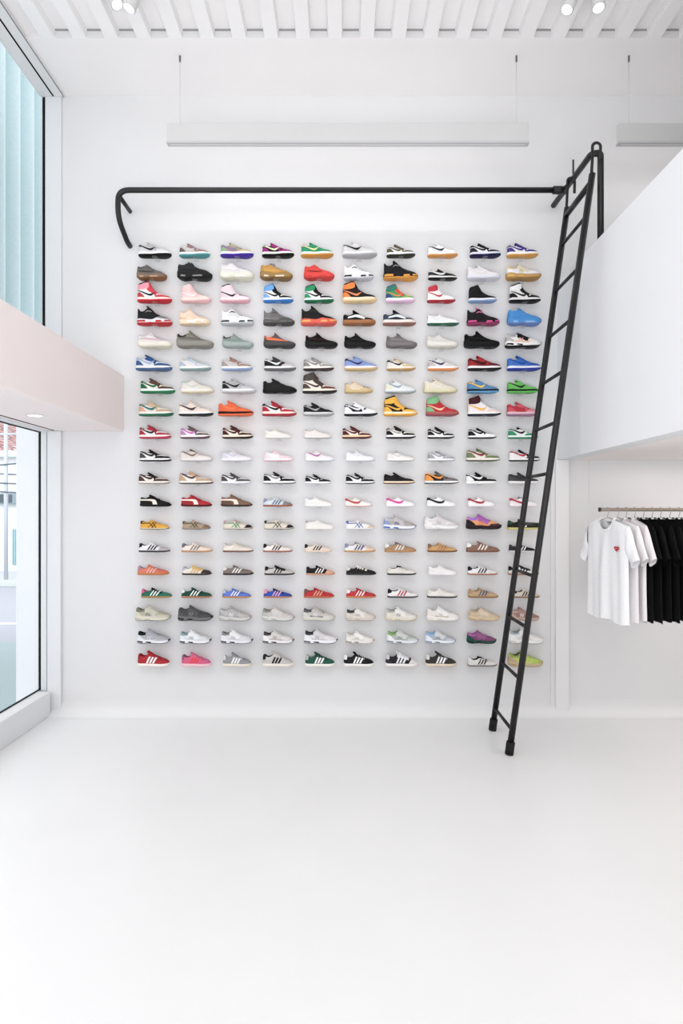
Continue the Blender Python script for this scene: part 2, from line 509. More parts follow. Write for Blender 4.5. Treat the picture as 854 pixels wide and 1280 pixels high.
ARCH = {}
dunk_p = {
 'toe_box': ([(.66, .15), (.78, .14), (.9, .125)], [(.66, .3), (.78, .3), (.9, .25)]),
 'heel_counter': ([(.005, .09), (.12, .09), (.25, .09)], [(.005, .245), (.1, .24), (.21, .15)]),
 'eyestay': ([(.28, .27), (.37, .235), (.5, .2), (.56, .09)], [(.24, .4), (.38, .45), (.52, .4), (.69, .3)]),
 'toe_overlay': ([(.54, .09), (.7, .09), (.85, .09), (.995, .08)], [(.6, .15), (.7, .165), (.84, .15), (.985, .15)]),
 'heel_tab': ([(.005, .27), (.05, .27), (.1, .262)], [(.005, .4), (.05, .4), (.1, .38)]),
 'side_logo': ([(.03, .292), (.18, .225), (.31, .165), (.4, .14), (.47, .155), (.56, .25)], [(.03, .315), (.18, .262), (.31, .215), (.38, .198), (.44, .205), (.56, .25)]),
}
ARCH['D'] = dict(
 top=[(0, .3), (.03, .338), (.07, .335), (.15, .29), (.22, .285), (.3, .33), (.36, .36), (.42, .35), (.52, .29), (.62, .245), (.7, .215), (.8, .195), (.88, .175), (.95, .14), (1, .09)],
 sole=[(0, .012, .105), (.08, 0, .105), (.3, 0, .098), (.5, 0, .095), (.75, 0, .095), (.9, .018, .1), (1, .05, .105)],
 out=.035, opening=(.02, .40), tongue=(.48, .26, .43, .07), W=.178, laces=(.43, .66, 5), panels=dunk_p)
pa = dict(dunk_p)
pa['toe_overlay'] = ([(.5, .08), (.7, .08), (.85, .08), (.995, .07)], [(.6, .145), (.7, .15), (.82, .14), (.98, .14)])
ARCH['A'] = dict(ARCH['D'],
 top=[(0, .255), (.03, .295), (.07, .3), (.15, .265), (.22, .255), (.3, .275), (.38, .3), (.45, .28), (.54, .24), (.62, .205), (.7, .185), (.8, .17), (.88, .155), (.95, .125), (1, .085)],
 sole=[(0, .01, .09), (.08, 0, .085), (.5, 0, .08), (.75, 0, .08), (.9, .01, .085), (1, .035, .09)],
 out=.026, tongue=(.5, .3, .375, .065), laces=(.43, .64, 5), panels=pa)
ARCH['H'] = dict(
 top=[(0, .40), (.02, .48), (.05, .515), (.1, .52), (.2, .55), (.3, .585), (.335, .58), (.38, .47), (.44, .39), (.52, .32), (.6, .265), (.68, .225), (.78, .2), (.88, .18), (.95, .145), (1, .09)],
 sole=[(0, .012, .105), (.08, 0, .105), (.3, 0, .098), (.5, 0, .095), (.75, 0, .095), (.9, .018, .1), (1, .05, .105)],
 out=.035, opening=(.03, .34), tongue=(.45, .31, .62, .07), W=.178, laces=(.40, .66, 6),
 panels=dict(dunk_p, **{
  'eyestay': ([(.3, .33), (.38, .26), (.5, .2), (.57, .09)], [(.33, .5), (.4, .5), (.54, .42), (.69, .3)]),
  'ankle_flap': ([(.02, .34), (.15, .33), (.28, .35), (.36, .4)], [(.03, .47), (.12, .48), (.22, .52), (.34, .55)]),
  'heel_tab': ([(.03, .47), (.12, .48), (.22, .52), (.34, .555)], [(.04, .7), (.12, .7), (.22, .7), (.33, .7)]),
 }))
ARCH['J'] = dict(
 top=[(0, .42), (.015, .47), (.04, .45), (.08, .38), (.15, .36), (.22, .38), (.3, .45), (.36, .47), (.42, .42), (.5, .345), (.6, .28), (.7, .24), (.8, .215), (.88, .19), (.95, .15), (1, .09)],
 sole=[(0, .01, .135), (.1, 0, .14), (.3, 0, .125), (.42, .012, .115), (.5, 0, .125), (.6, 0, .155), (.75, 0, .125), (.9, .01, .12), (1, .05, .12)],
 out=.028, opening=(.02, .40), tongue=(.48, .28, .54, .075), W=.185, laces=(.42, .64, 5),
 panels={
  'heel_counter': ([(.005, .12), (.12, .13), (.27, .12)], [(.005, .2), (.12, .2), (.24, .17)]),
  'eyestay': ([(.22, .2), (.34, .22), (.46, .2), (.56, .15)], [(.3, .36), (.38, .5), (.52, .42), (.67, .3)]),
  'lace_wing': ([(.26, .31), (.34, .35), (.42, .33)], [(.27, .34), (.34, .38), (.44, .36)]),
  'toe_overlay': ([(.5, .12), (.7, .12), (.85, .11), (.995, .09)], [(.56, .165), (.7, .19), (.86, .155), (.985, .15)]),
 },
 pods=[([(.03, .045), (.28, .045)], [(.03, .095), (.27, .1)]), ([(.56, .03), (.75, .035)], [(.58, .085), (.73, .08)]), ([(.82, .04), (.97, .075)], [(.82, .09), (.98, .11)])])
ARCH['Y'] = dict(
 top=[(0, .28), (.02, .36), (.045, .37), (.1, .305), (.18, .29), (.26, .32), (.34, .38), (.4, .39), (.47, .35), (.56, .285), (.66, .235), (.76, .2), (.86, .18), (.94, .15), (1, .1)],
 sole=[(0, .06, .185), (.05, .02, .2), (.2, 0, .165), (.45, .01, .14), (.7, 0, .135), (.85, .005, .145), (.94, .025, .14), (1, .07, .12)],
 out=.02, opening=(.03, .36), tongue=(.46, .34, .46, .06), W=.185, laces=(.38, .60, 5), bulge=.06,
 panels={
  'side_stripe': ([(.1, .205), (.3, .195), (.55, .175), (.8, .14)], [(.1, .25), (.3, .26), (.5, .235), (.75, .165)]),
  'heel_tab': ([(-.0, .3), (.04, .3)], [(.0, .42), (.05, .42)]),
  'collar': ([(.06, .26), (.15, .25), (.28, .28)], [(.06, .4), (.15, .4), (.28, .4)]),
 })
ARCH['B'] = dict(
 top=[(0, .3), (.02, .4), (.06, .42), (.12, .38), (.2, .38), (.3, .43), (.36, .44), (.42, .42), (.52, .35), (.62, .3), (.72, .265), (.82, .24), (.9, .2), (.96, .15), (1, .11)],
 sole=[(0, .07, .2), (.06, .03, .21), (.2, 0, .17), (.33, .012, .15), (.45, .022, .14), (.56, .005, .14), (.8, .0, .15), (.93, .025, .15), (1, .08, .13)],
 out=.024, opening=(.03, .36), tongue=(.45, .31, .49, .07), W=.19, laces=(.40, .60, 4), bulge=.06,
 panels={
  'side_stripe': ([(.12, .22), (.3, .2), (.5, .19), (.62, .2)], [(.12, .25), (.3, .245), (.48, .23), (.6, .23)]),
  'toe_overlay': ([(.6, .12), (.8, .12), (.99, .1)], [(.68, .19), (.82, .19), (.97, .17)]),
  'collar': ([(.04, .33), (.15, .33), (.28, .36)], [(.04, .5), (.15, .5), (.28, .5)]),
 },
 pods=[([(.14, .04), (.27, .03)], [(.14, .085), (.27, .07)]), ([(.48, .03), (.75, .02)], [(.48, .07), (.75, .06)])])
stripes3 = [([(.30 + .1 * i, .075), (.345 + .1 * i, .075)], [(.405 + .1 * i, .235), (.445 + .1 * i, .235 - .012 * i)]) for i in range(3)]
ARCH['S'] = dict(
 top=[(0, .22), (.015, .27), (.05, .28), (.11, .235), (.2, .21), (.29, .225), (.36, .265), (.43, .262), (.52, .23), (.62, .2), (.72, .175), (.82, .155), (.9, .135), (.96, .105), (1, .065)],
 sole=[(0, .008, .062), (.1, 0, .06), (.5, 0, .055), (.8, .002, .055), (.93, .012, .06), (1, .035, .07)],
 out=.03, opening=(.02, .42), tongue=(.52, .33, .32, .06), W=.165, laces=(.44, .66, 5),
 panels={
  'toe_cap': ([(.66, .06), (.8, .06), (.995, .05)], [(.74, .16), (.8, .2), (.97, .2)]),
  'heel_tab': ([(.003, .14), (.05, .15), (.12, .18)], [(.003, .33), (.06, .33), (.14, .3)]),
  'eyestay': ([(.36, .215), (.5, .185), (.68, .13)], [(.36, .4), (.5, .4), (.72, .3)]),
  'heel_counter': ([(.003, .055), (.1, .055), (.2, .055)], [(.003, .14), (.09, .14), (.16, .11)]),
 }, stripes=stripes3)
ARCH['C'] = dict(ARCH['S'],
 top=[(0, .29), (.02, .36), (.06, .37), (.12, .32), (.2, .3), (.28, .325), (.35, .38), (.42, .38), (.52, .335), (.62, .29), (.72, .25), (.82, .215), (.9, .185), (.96, .145), (1, .095)],
 sole=[(0, .01, .105), (.1, 0, .1), (.5, 0, .095), (.8, .002, .095), (.93, .012, .1), (1, .035, .11)],
 out=.02, tongue=(.52, .31, .465, .085), W=.18, laces=(.42, .68, 5), lacer=.014,
 panels={
  'toe_cap': ([(.7, .1), (.85, .1), (.995, .08)], [(.78, .2), (.85, .25), (.97, .22)]),
  'heel_tab': ([(.003, .22), (.05, .22), (.1, .23)], [(.003, .45), (.06, .45), (.12, .42)]),
  'eyestay': ([(.34, .29), (.48, .26), (.7, .19)], [(.34, .5), (.5, .5), (.74, .38)]),
  'heel_counter': ([(.003, .095), (.1, .095), (.2, .095)], [(.003, .2), (.09, .2), (.15, .17)]),
 }, stripes=[([(.30 + .1 * i, .11), (.36 + .1 * i, .11)], [(.39 + .1 * i, .31 - .015 * i), (.445 + .1 * i, .3 - .02 * i)]) for i in range(3)])
ARCH['R'] = dict(
 top=[(0, .26), (.015, .33), (.05, .36), (.1, .33), (.18, .3), (.25, .31), (.33, .37), (.4, .37), (.5, .325), (.6, .28), (.7, .245), (.8, .22), (.88, .195), (.95, .155), (1, .1)],
 sole=[(0, .05, .14), (.04, .015, .155), (.15, 0, .145), (.28, .004, .12), (.38, .014, .125), (.5, .004, .11), (.65, 0, .1), (.8, .003, .105), (.92, .025, .115), (1, .085, .14)],
 out=.02, opening=(.03, .40), tongue=(.5, .33, .44, .065), W=.18, laces=(.42, .66, 6), bulge=.05,
 panels={
  'toe_overlay': ([(.6, .1), (.8, .1), (.995, .1)], [(.66, .16), (.82, .165), (.975, .175)]),
  'heel_counter': ([(.003, .13), (.12, .13), (.24, .12)], [(.003, .28), (.08, .26), (.2, .17)]),
  'eyestay': ([(.3, .24), (.45, .2), (.58, .11)], [(.3, .5), (.5, .5), (.7, .4)]),
  'collar': ([(.04, .27), (.15, .255), (.28, .27)], [(.04, .5), (.15, .5), (.28, .5)]),
  'side_overlay': ([(.22, .12), (.4, .125), (.62, .11)], [(.24, .17), (.38, .15), (.66, .15)]),
 },
 emblem=[([(.33, .14), (.35, .14)], [(.35, .24), (.37, .24)]), ([(.36, .24), (.385, .24)], [(.41, .14), (.43, .14)]), ([(.42, .14), (.44, .14)], [(.44, .24), (.46, .24)])],
 pods=[([(.02, .055), (.2, .03)], [(.03, .095), (.2, .08)]), ([(.3, .045), (.45, .03)], [(.3, .075), (.45, .065)]), ([(.955, .08), (.998, .11)], [(.94, .14), (.998, .17)])])
ARCH['P'] = dict(
 top=[(0, .24), (.02, .3), (.06, .3), (.14, .27), (.22, .28), (.3, .32), (.36, .34), (.44, .32), (.54, .27), (.64, .23), (.74, .195), (.84, .165), (.92, .135), (.97, .1), (1, .07)],
 sole=[(0, .04, .09), (.05, .01, .075), (.2, 0, .06), (.5, 0, .055), (.8, .0, .055), (.93, .015, .06), (1, .045, .08)],
 out=.024, opening=(.03, .38), tongue=(.48, .3, .385, .06), W=.165, laces=(.42, .62, 5),
 panels={
  'heel_counter': ([(.003, .07), (.1, .06), (.4, .06)], [(.003, .19), (.1, .185), (.34, .175)]),
  'toe_cap': ([(.82, .06), (.9, .06), (.99, .06)], [(.84, .14), (.9, .14), (.98, .12)]),
  'side_logo': ([(.02, .19), (.18, .19), (.32, .185), (.42, .16), (.445, .07)], [(.02, .235), (.2, .235), (.4, .235), (.53, .2), (.60, .07)]),
 })
ARCH['M'] = dict(ARCH['S'],
 top=[(0, .22), (.015, .28), (.05, .29), (.12, .26), (.22, .25), (.3, .265), (.38, .285), (.45, .27), (.54, .235), (.64, .205), (.74, .18), (.84, .16), (.92, .135), (.97, .1), (1, .065)],
 tongue=(.52, .36, .33, .06), out=.022,
 sole=[(0, .03, .065), (.06, .005, .06), (.2, 0, .055), (.5, 0, .05), (.8, .0, .05), (.93, .015, .06), (1, .045, .08)],
 panels={
  'toe_cap': ([(.72, .06), (.84, .05), (.99, .05)], [(.86, .12), (.9, .2), (.97, .2)]),
  'heel_tab': ([(.003, .22), (.05, .22), (.09, .22)], [(.003, .33), (.06, .33), (.1, .3)]),
 },
 stripes=[([(.04, .19), (.2, .195), (.34, .2)], [(.04, .215), (.2, .22), (.36, .225)]),
          ([(.29, .06), (.315, .06)], [(.49, .25), (.515, .25)]), ([(.42, .06), (.445, .06)], [(.56, .22), (.58, .22)]),
          ([(.47, .06), (.5, .06)], [(.33, .24), (.355, .24)]), ([(.58, .06), (.61, .06)], [(.44, .24), (.465, .24)])])
ARCH['V'] = dict(ARCH['D'],
 top=[(0, .27), (.02, .31), (.06, .31), (.13, .27), (.2, .27), (.28, .31), (.36, .36), (.42, .36), (.52, .31), (.62, .255), (.7, .215), (.8, .195), (.88, .175), (.95, .14), (1, .09)],
 sole=[(0, .01, .125), (.1, 0, .12), (.5, 0, .115), (.8, 0, .115), (.93, .01, .12), (1, .04, .13)], out=.03,
 tongue=(.5, .3, .45, .085),
 panels={
  'heel_counter': ([(.003, .11), (.1, .11), (.2, .11)], [(.003, .28), (.1, .24), (.17, .16)]),
  'toe_overlay': ([(.6, .11), (.8, .11), (.995, .1)], [(.68, .17), (.8, .18), (.97, .16)]),
  'side_logo': ([(.14, .16), (.26, .175), (.38, .2), (.48, .18), (.66, .125)], [(.16, .205), (.28, .24), (.4, .275), (.52, .255), (.68, .165)]),
 })
ARCH['K'] = dict(
 top=[(0, .24), (.02, .29), (.06, .295), (.13, .25), (.2, .24), (.28, .26), (.36, .3), (.43, .295), (.52, .25), (.62, .215), (.72, .19), (.82, .17), (.9, .145), (.96, .11), (1, .07)],
 sole=[(0, .02, .1), (.06, .003, .095), (.3, 0, .085), (.5, 0, .07), (.8, .0, .065), (.93, .012, .07), (1, .04, .08)],
 out=.018, opening=(.03, .40), tongue=(.5, .32, .355, .06), W=.168, laces=(.43, .64, 5),
 panels={
  'toe_overlay': ([(.62, .06), (.8, .06), (.995, .05)], [(.68, .12), (.82, .13), (.97, .13)]),
  'heel_counter': ([(.003, .08), (.1, .08), (.22, .07)], [(.003, .2), (.08, .19), (.18, .12)]),
  'heel_tab': ([(.003, .23), (.05, .23), (.1, .215)], [(.003, .36), (.06, .36), (.12, .34)]),
  'side_logo': ([(.015, .205), (.06, .215), (.2, .16), (.35, .11), (.46, .105), (.54, .13), (.6, .215)], [(.015, .29), (.07, .262), (.2, .218), (.33, .185), (.42, .17), (.49, .178), (.6, .215)]),
 })

KEYS = {'toe_box': 't', 'toe_overlay': 'm', 'toe_cap': 'm', 'heel_counter': 'h', 'heel_tab': 'k', 'collar': 'k', 'eyestay': 'e',
        'side_logo': 'w', 'side_stripe': 'w', 'side_stripes': 'w', 'emblem': 'w', 'ankle_flap': 'x', 'lace_wing': 'x', 'side_overlay': 'x',
        'sole_pod': 'a', 'upper': 'u', 'midsole': 's', 'outsole': 'o', 'laces': 'l', 'lace_bow': 'l', 'tongue': 'g', 'lining': 'n'}

class Shape:
    def __init__(s, A):
        s.A = A
        o0, o1 = A['opening']
        s.o0, s.o1 = o0, o1
        s.zb = [(a, b) for a, b, c in A['sole']]; s.zt = [(a, c) for a, b, c in A['sole']]
    def plan(s, x): return interp(PLAN, min(max(x, 0), 1)) * s.A['W']
    def open_(s, x):
        if x <= s.o0 or x >= s.o1: return 0
        t = (x - s.o0) / (s.o1 - s.o0)
        return min(1, 3.2 * math.sin(PI * t) ** 1.0 * .5) if t < 1 else 0
    def surf(s, x, z, sgn=1):
        """point on the upper's side at profile position x, z"""
        x = min(max(x, .0015), .9985)
        zt = interp(s.zt, x) - .012; h = interp(s.A['top'], x)
        rho = min(max((z - zt) / max(h - zt, 1e-4), 0), 1)
        return s.at(x, math.asin(rho ** 1.15), sgn)
    def theta(s, x, z):
        x = min(max(x, .0015), .9985)
        zt = interp(s.zt, x) - .012; h = interp(s.A['top'], x)
        return math.asin(min(max((z - zt) / max(h - zt, 1e-4), 0), 1) ** 1.15)
    def at(s, x, th, sgn=1):
        x = min(max(x, .0015), .9985); th = min(max(th, 0), PI / 2)
        zt = interp(s.zt, x) - .012; h = interp(s.A['top'], x)
        rho = math.sin(th) ** (1 / 1.15)
        r = .6 * s.open_(x)
        w = s.plan(x) * .93
        y = w * (r + (1 - r) * max(math.cos(th), 0) ** .62)
        bulge = s.A.get('bulge', .03)
        y *= 1 + bulge * math.sin(PI * min(rho * 1.4, 1))
        return Vector((.004 + x * .992, sgn * y, zt + rho * (h - zt)))
    def sole_surf(s, x, z, sgn=1):
        x = min(max(x, .001), .999)
        b = interp(s.zb, x); t = interp(s.zt, x)
        f = min(max((z - b) / (t - b), 0), 1)
        w = s.plan(x) * (1.03 + s.A.get('bulge', .03) * math.sin(PI * f)) * (1 - .05 * (1 - f)) + .002
        return Vector((-.012 + x * 1.024, sgn * w, b + f * (t - b)))

def patch(mb, fn, A, B, offs, n=14, m=7, sides=(1, -1)):
    S = fn.__self__; up = fn.__name__ == 'surf'
    a = smooth_curve(A, n); b = smooth_curve(B, n)
    for sg in sides:
        rows = []
        for i in range(n + 1):
            row = []
            for j in range(m + 1):
                t = j / m
                x = a[i][0] * (1 - t) + b[i][0] * t
                if up:
                    ta, tb = S.theta(*a[i]), S.theta(*b[i])
                    if tb > 1.35: t = 1 - (1 - t) ** 1.6
                    z = ta + (tb - ta) * t
                    f_ = S.at
                else:
                    z = a[i][1] * (1 - t) + b[i][1] * t
                    f_ = fn
                p = f_(x, z, sg)
                e_ = .02 if up else .006
                du = f_(x + .006, z, sg) - f_(x - .006, z, sg); dv = f_(x, z + e_, sg) - f_(x, z - e_, sg)
                nn = du.cross(dv)
                if nn.length < 1e-9:
                    nn = Vector((0, sg, .5))
                nn.normalize()
                if nn.y * sg + .6 * nn.z < 0:
                    nn = -nn
                row.append(p + nn * offs)
            rows.append(row)
        mb.grid(rows)

def make_arch(key):
    A = ARCH[key]; S = Shape(A)
    parts = {}
    xs_ = stations(40)
    NV = 12
    mb = MB()
    for sg in (1, -1):
        rows = []
        for x in xs_:
            zt = interp(S.zt, min(max(x, .0015), .9985)) - .012; h = interp(A['top'], min(max(x, .0015), .9985))
            rows.append([S.at(x, PI / 2 * (1 - (1 - k / NV) ** 1.6), sg) for k in range(NV + 1)])
        mb.grid(rows)
    parts['upper'] = mb
    # lining: inner faces of the opening
    mb = MB(); rows = []
    xo = [S.o0 + .004 + (S.o1 - S.o0 - .008) * k / 14 for k in range(15)]
    for x in xo:
        top = S.surf(x, 9, 1); op = S.open_(x)
        zt = interp(S.zt, x)
        d = (top.z - zt) * .7 * op
        y = top.y
        rows.append([Vector((top.x, y * f, top.z + .004 - d * g)) for f, g in ((1.06, 0), (.97, .0), (.9, .5), (.8, .95), (.3, 1), (-.3, 1), (-.8, .95), (-.9, .5), (-.97, 0), (-1.06, 0))])
    mb.grid(rows)
    parts['lining'] = mb
    # panels
    for i, (nm, (a, b)) in enumerate(A['panels'].items()):
        mb = MB()
        patch(mb, S.surf, a, b, .004 + .0018 * i if nm != 'side_logo' else .017)
        parts[nm] = mb
    if 'stripes' in A:
        mb = MB()
        for a, b in A['stripes']:
            if len(a) == 2:     # stripe edges run upward
                patch(mb, S.surf, [a[0], b[0]], [a[1], b[1]], .015, n=6, m=2)
            else:
                patch(mb, S.surf, a, b, .015, n=8, m=2)
        parts['side_stripes'] = mb
    if 'emblem' in A:
        mb = MB()
        for a, b in A['emblem']:
            patch(mb, S.surf, [a[0], b[0]], [a[1], b[1]], .017, n=4, m=1)
        parts['emblem'] = mb
    # soles
    def sole_loft(lo, hi):
        mb = MB(); rows = []
        for x in xs_:
            xx = min(max(x, .001), .999)
            b = interp(S.zb, xx); t = interp(S.zt, xx)
            za, zc = lo(b, t), hi(b, t)
            row = []
            for sg in (1, -1):
                side = [S.sole_surf(x, za + (zc - za) * k / 3, sg) for k in range(4)]
                bt = side[0].copy(); bt.y *= .94
                tp = side[3].copy(); tp.y *= .95
                seq = [Vector((bt.x, 0, za)), Vector((bt.x, bt.y, za))] + [v for v in side] + [Vector((tp.x, tp.y, zc)), Vector((tp.x, 0, zc))]
                seq[2].z += .006 if lo(0, 1) == 0 else 0
                row.append(seq)
            ring = row[0] + row[1][::-1]
            rows.append(ring)
        mb.grid(rows)
        return mb
    o = A['out']
    parts['midsole'] = sole_loft(lambda b, t: b + o, lambda b, t: t)
    parts['outsole'] = sole_loft(lambda b, t: b, lambda b, t: b + o)
    if 'pods' in A:
        mb = MB()
        for a, b in A['pods']:
            patch(mb, S.sole_surf, a, b, .004, n=8, m=2)
        parts['sole_pod'] = mb
    # tongue
    x0, x1, zp, hw = A['tongue']
    mb = MB(); rows = []
    zs = interp(A['top'], x0) + .002
    for k in range(9):
        t = k / 8
        xx = x0 + (x1 - x0) * t
        base = interp(A['top'], xx)
        zz = zs + (zp - zs) * t ** .9
        zz = max(zz, base + .004) if t < .6 else zz
        w = hw * (.8 + .25 * t) * (1 if k < 8 else .9)
        ring = []
        th = .014
        nx, nz = (zp - zs), (x0 - x1); l = math.hypot(nx, nz); nx /= l; nz /= l
        for j in range(9):
            u = -1 + 2 * j / 8
            ring.append((xx + nx * th, u * w, zz - .03 * u * u + nz * th))
        for j in range(9):
            u = 1 - 2 * j / 8
            ring.append((xx - nx * th, u * w * .95, zz - .03 * u * u - nz * th))
        ring.append(ring[0])
        rows.append(ring)
    mb.grid(rows)
    mb.F.append(tuple(len(mb.V) - 19 + j for j in range(18)))
    parts['tongue'] = mb
    # laces
    x0, x1, nl = A['laces']
    mb = MB()
    lr_ = A.get('lacer', .0095)
    for i in range(nl):
        x = x0 + (x1 - x0) * i / (nl - 1)
        h = interp(A['top'], x); zt = interp(S.zt, x)
        pts = []
        for k in range(11):
            t = -1 + 2 * k / 10
            z = zt + (h - zt) * (1 - .28 * abs(t) ** 1.2)
            sp = S.surf(x + .012 * t, z, 1)
            pts.append(Vector((sp.x, abs(t) ** .6 * sp.y * (1 if t >= 0 else -1), sp.z + .012)) if abs(t) > .05 else Vector((sp.x, 0, h + .014)))
        mb.tube(pts, lr_, 6)
    # bow: two loops and two ends
    lace_mb = mb; mb = MB()
    x = x0; h = interp(A['top'], x)
    for sg in (1, -1):
        mb.tube([(x, 0, h + .02), (x - .01, sg * .03, h + .045), (x + .01, sg * .06, h + .03), (x + .03, sg * .045, h + .012), (x + .01, 0, h + .02)], lr_ * .7, 5)
        mb.tube([(x, 0, h + .02), (x + .04, sg * .035, h + .022), (x + .075, sg * .06, h - .03)], lr_ * .7, 5)
    parts['laces'] = lace_mb
    parts['lace_bow'] = mb
    out = {}
    for nm, m in parts.items():
        me = mesh_from(key + '_' + nm, m.V, m.F)
        me.materials.append(None)
        out[nm] = me
    return out

ARCHM = {k: make_arch(k) for k in ARCH}
KIND = {'upper': 'leather', 'lining': 'cloth', 'laces': 'lace', 'tongue': 'cloth', 'midsole': 'rubber', 'outsole': 'rubber', 'sole_pod': 'rubber'}

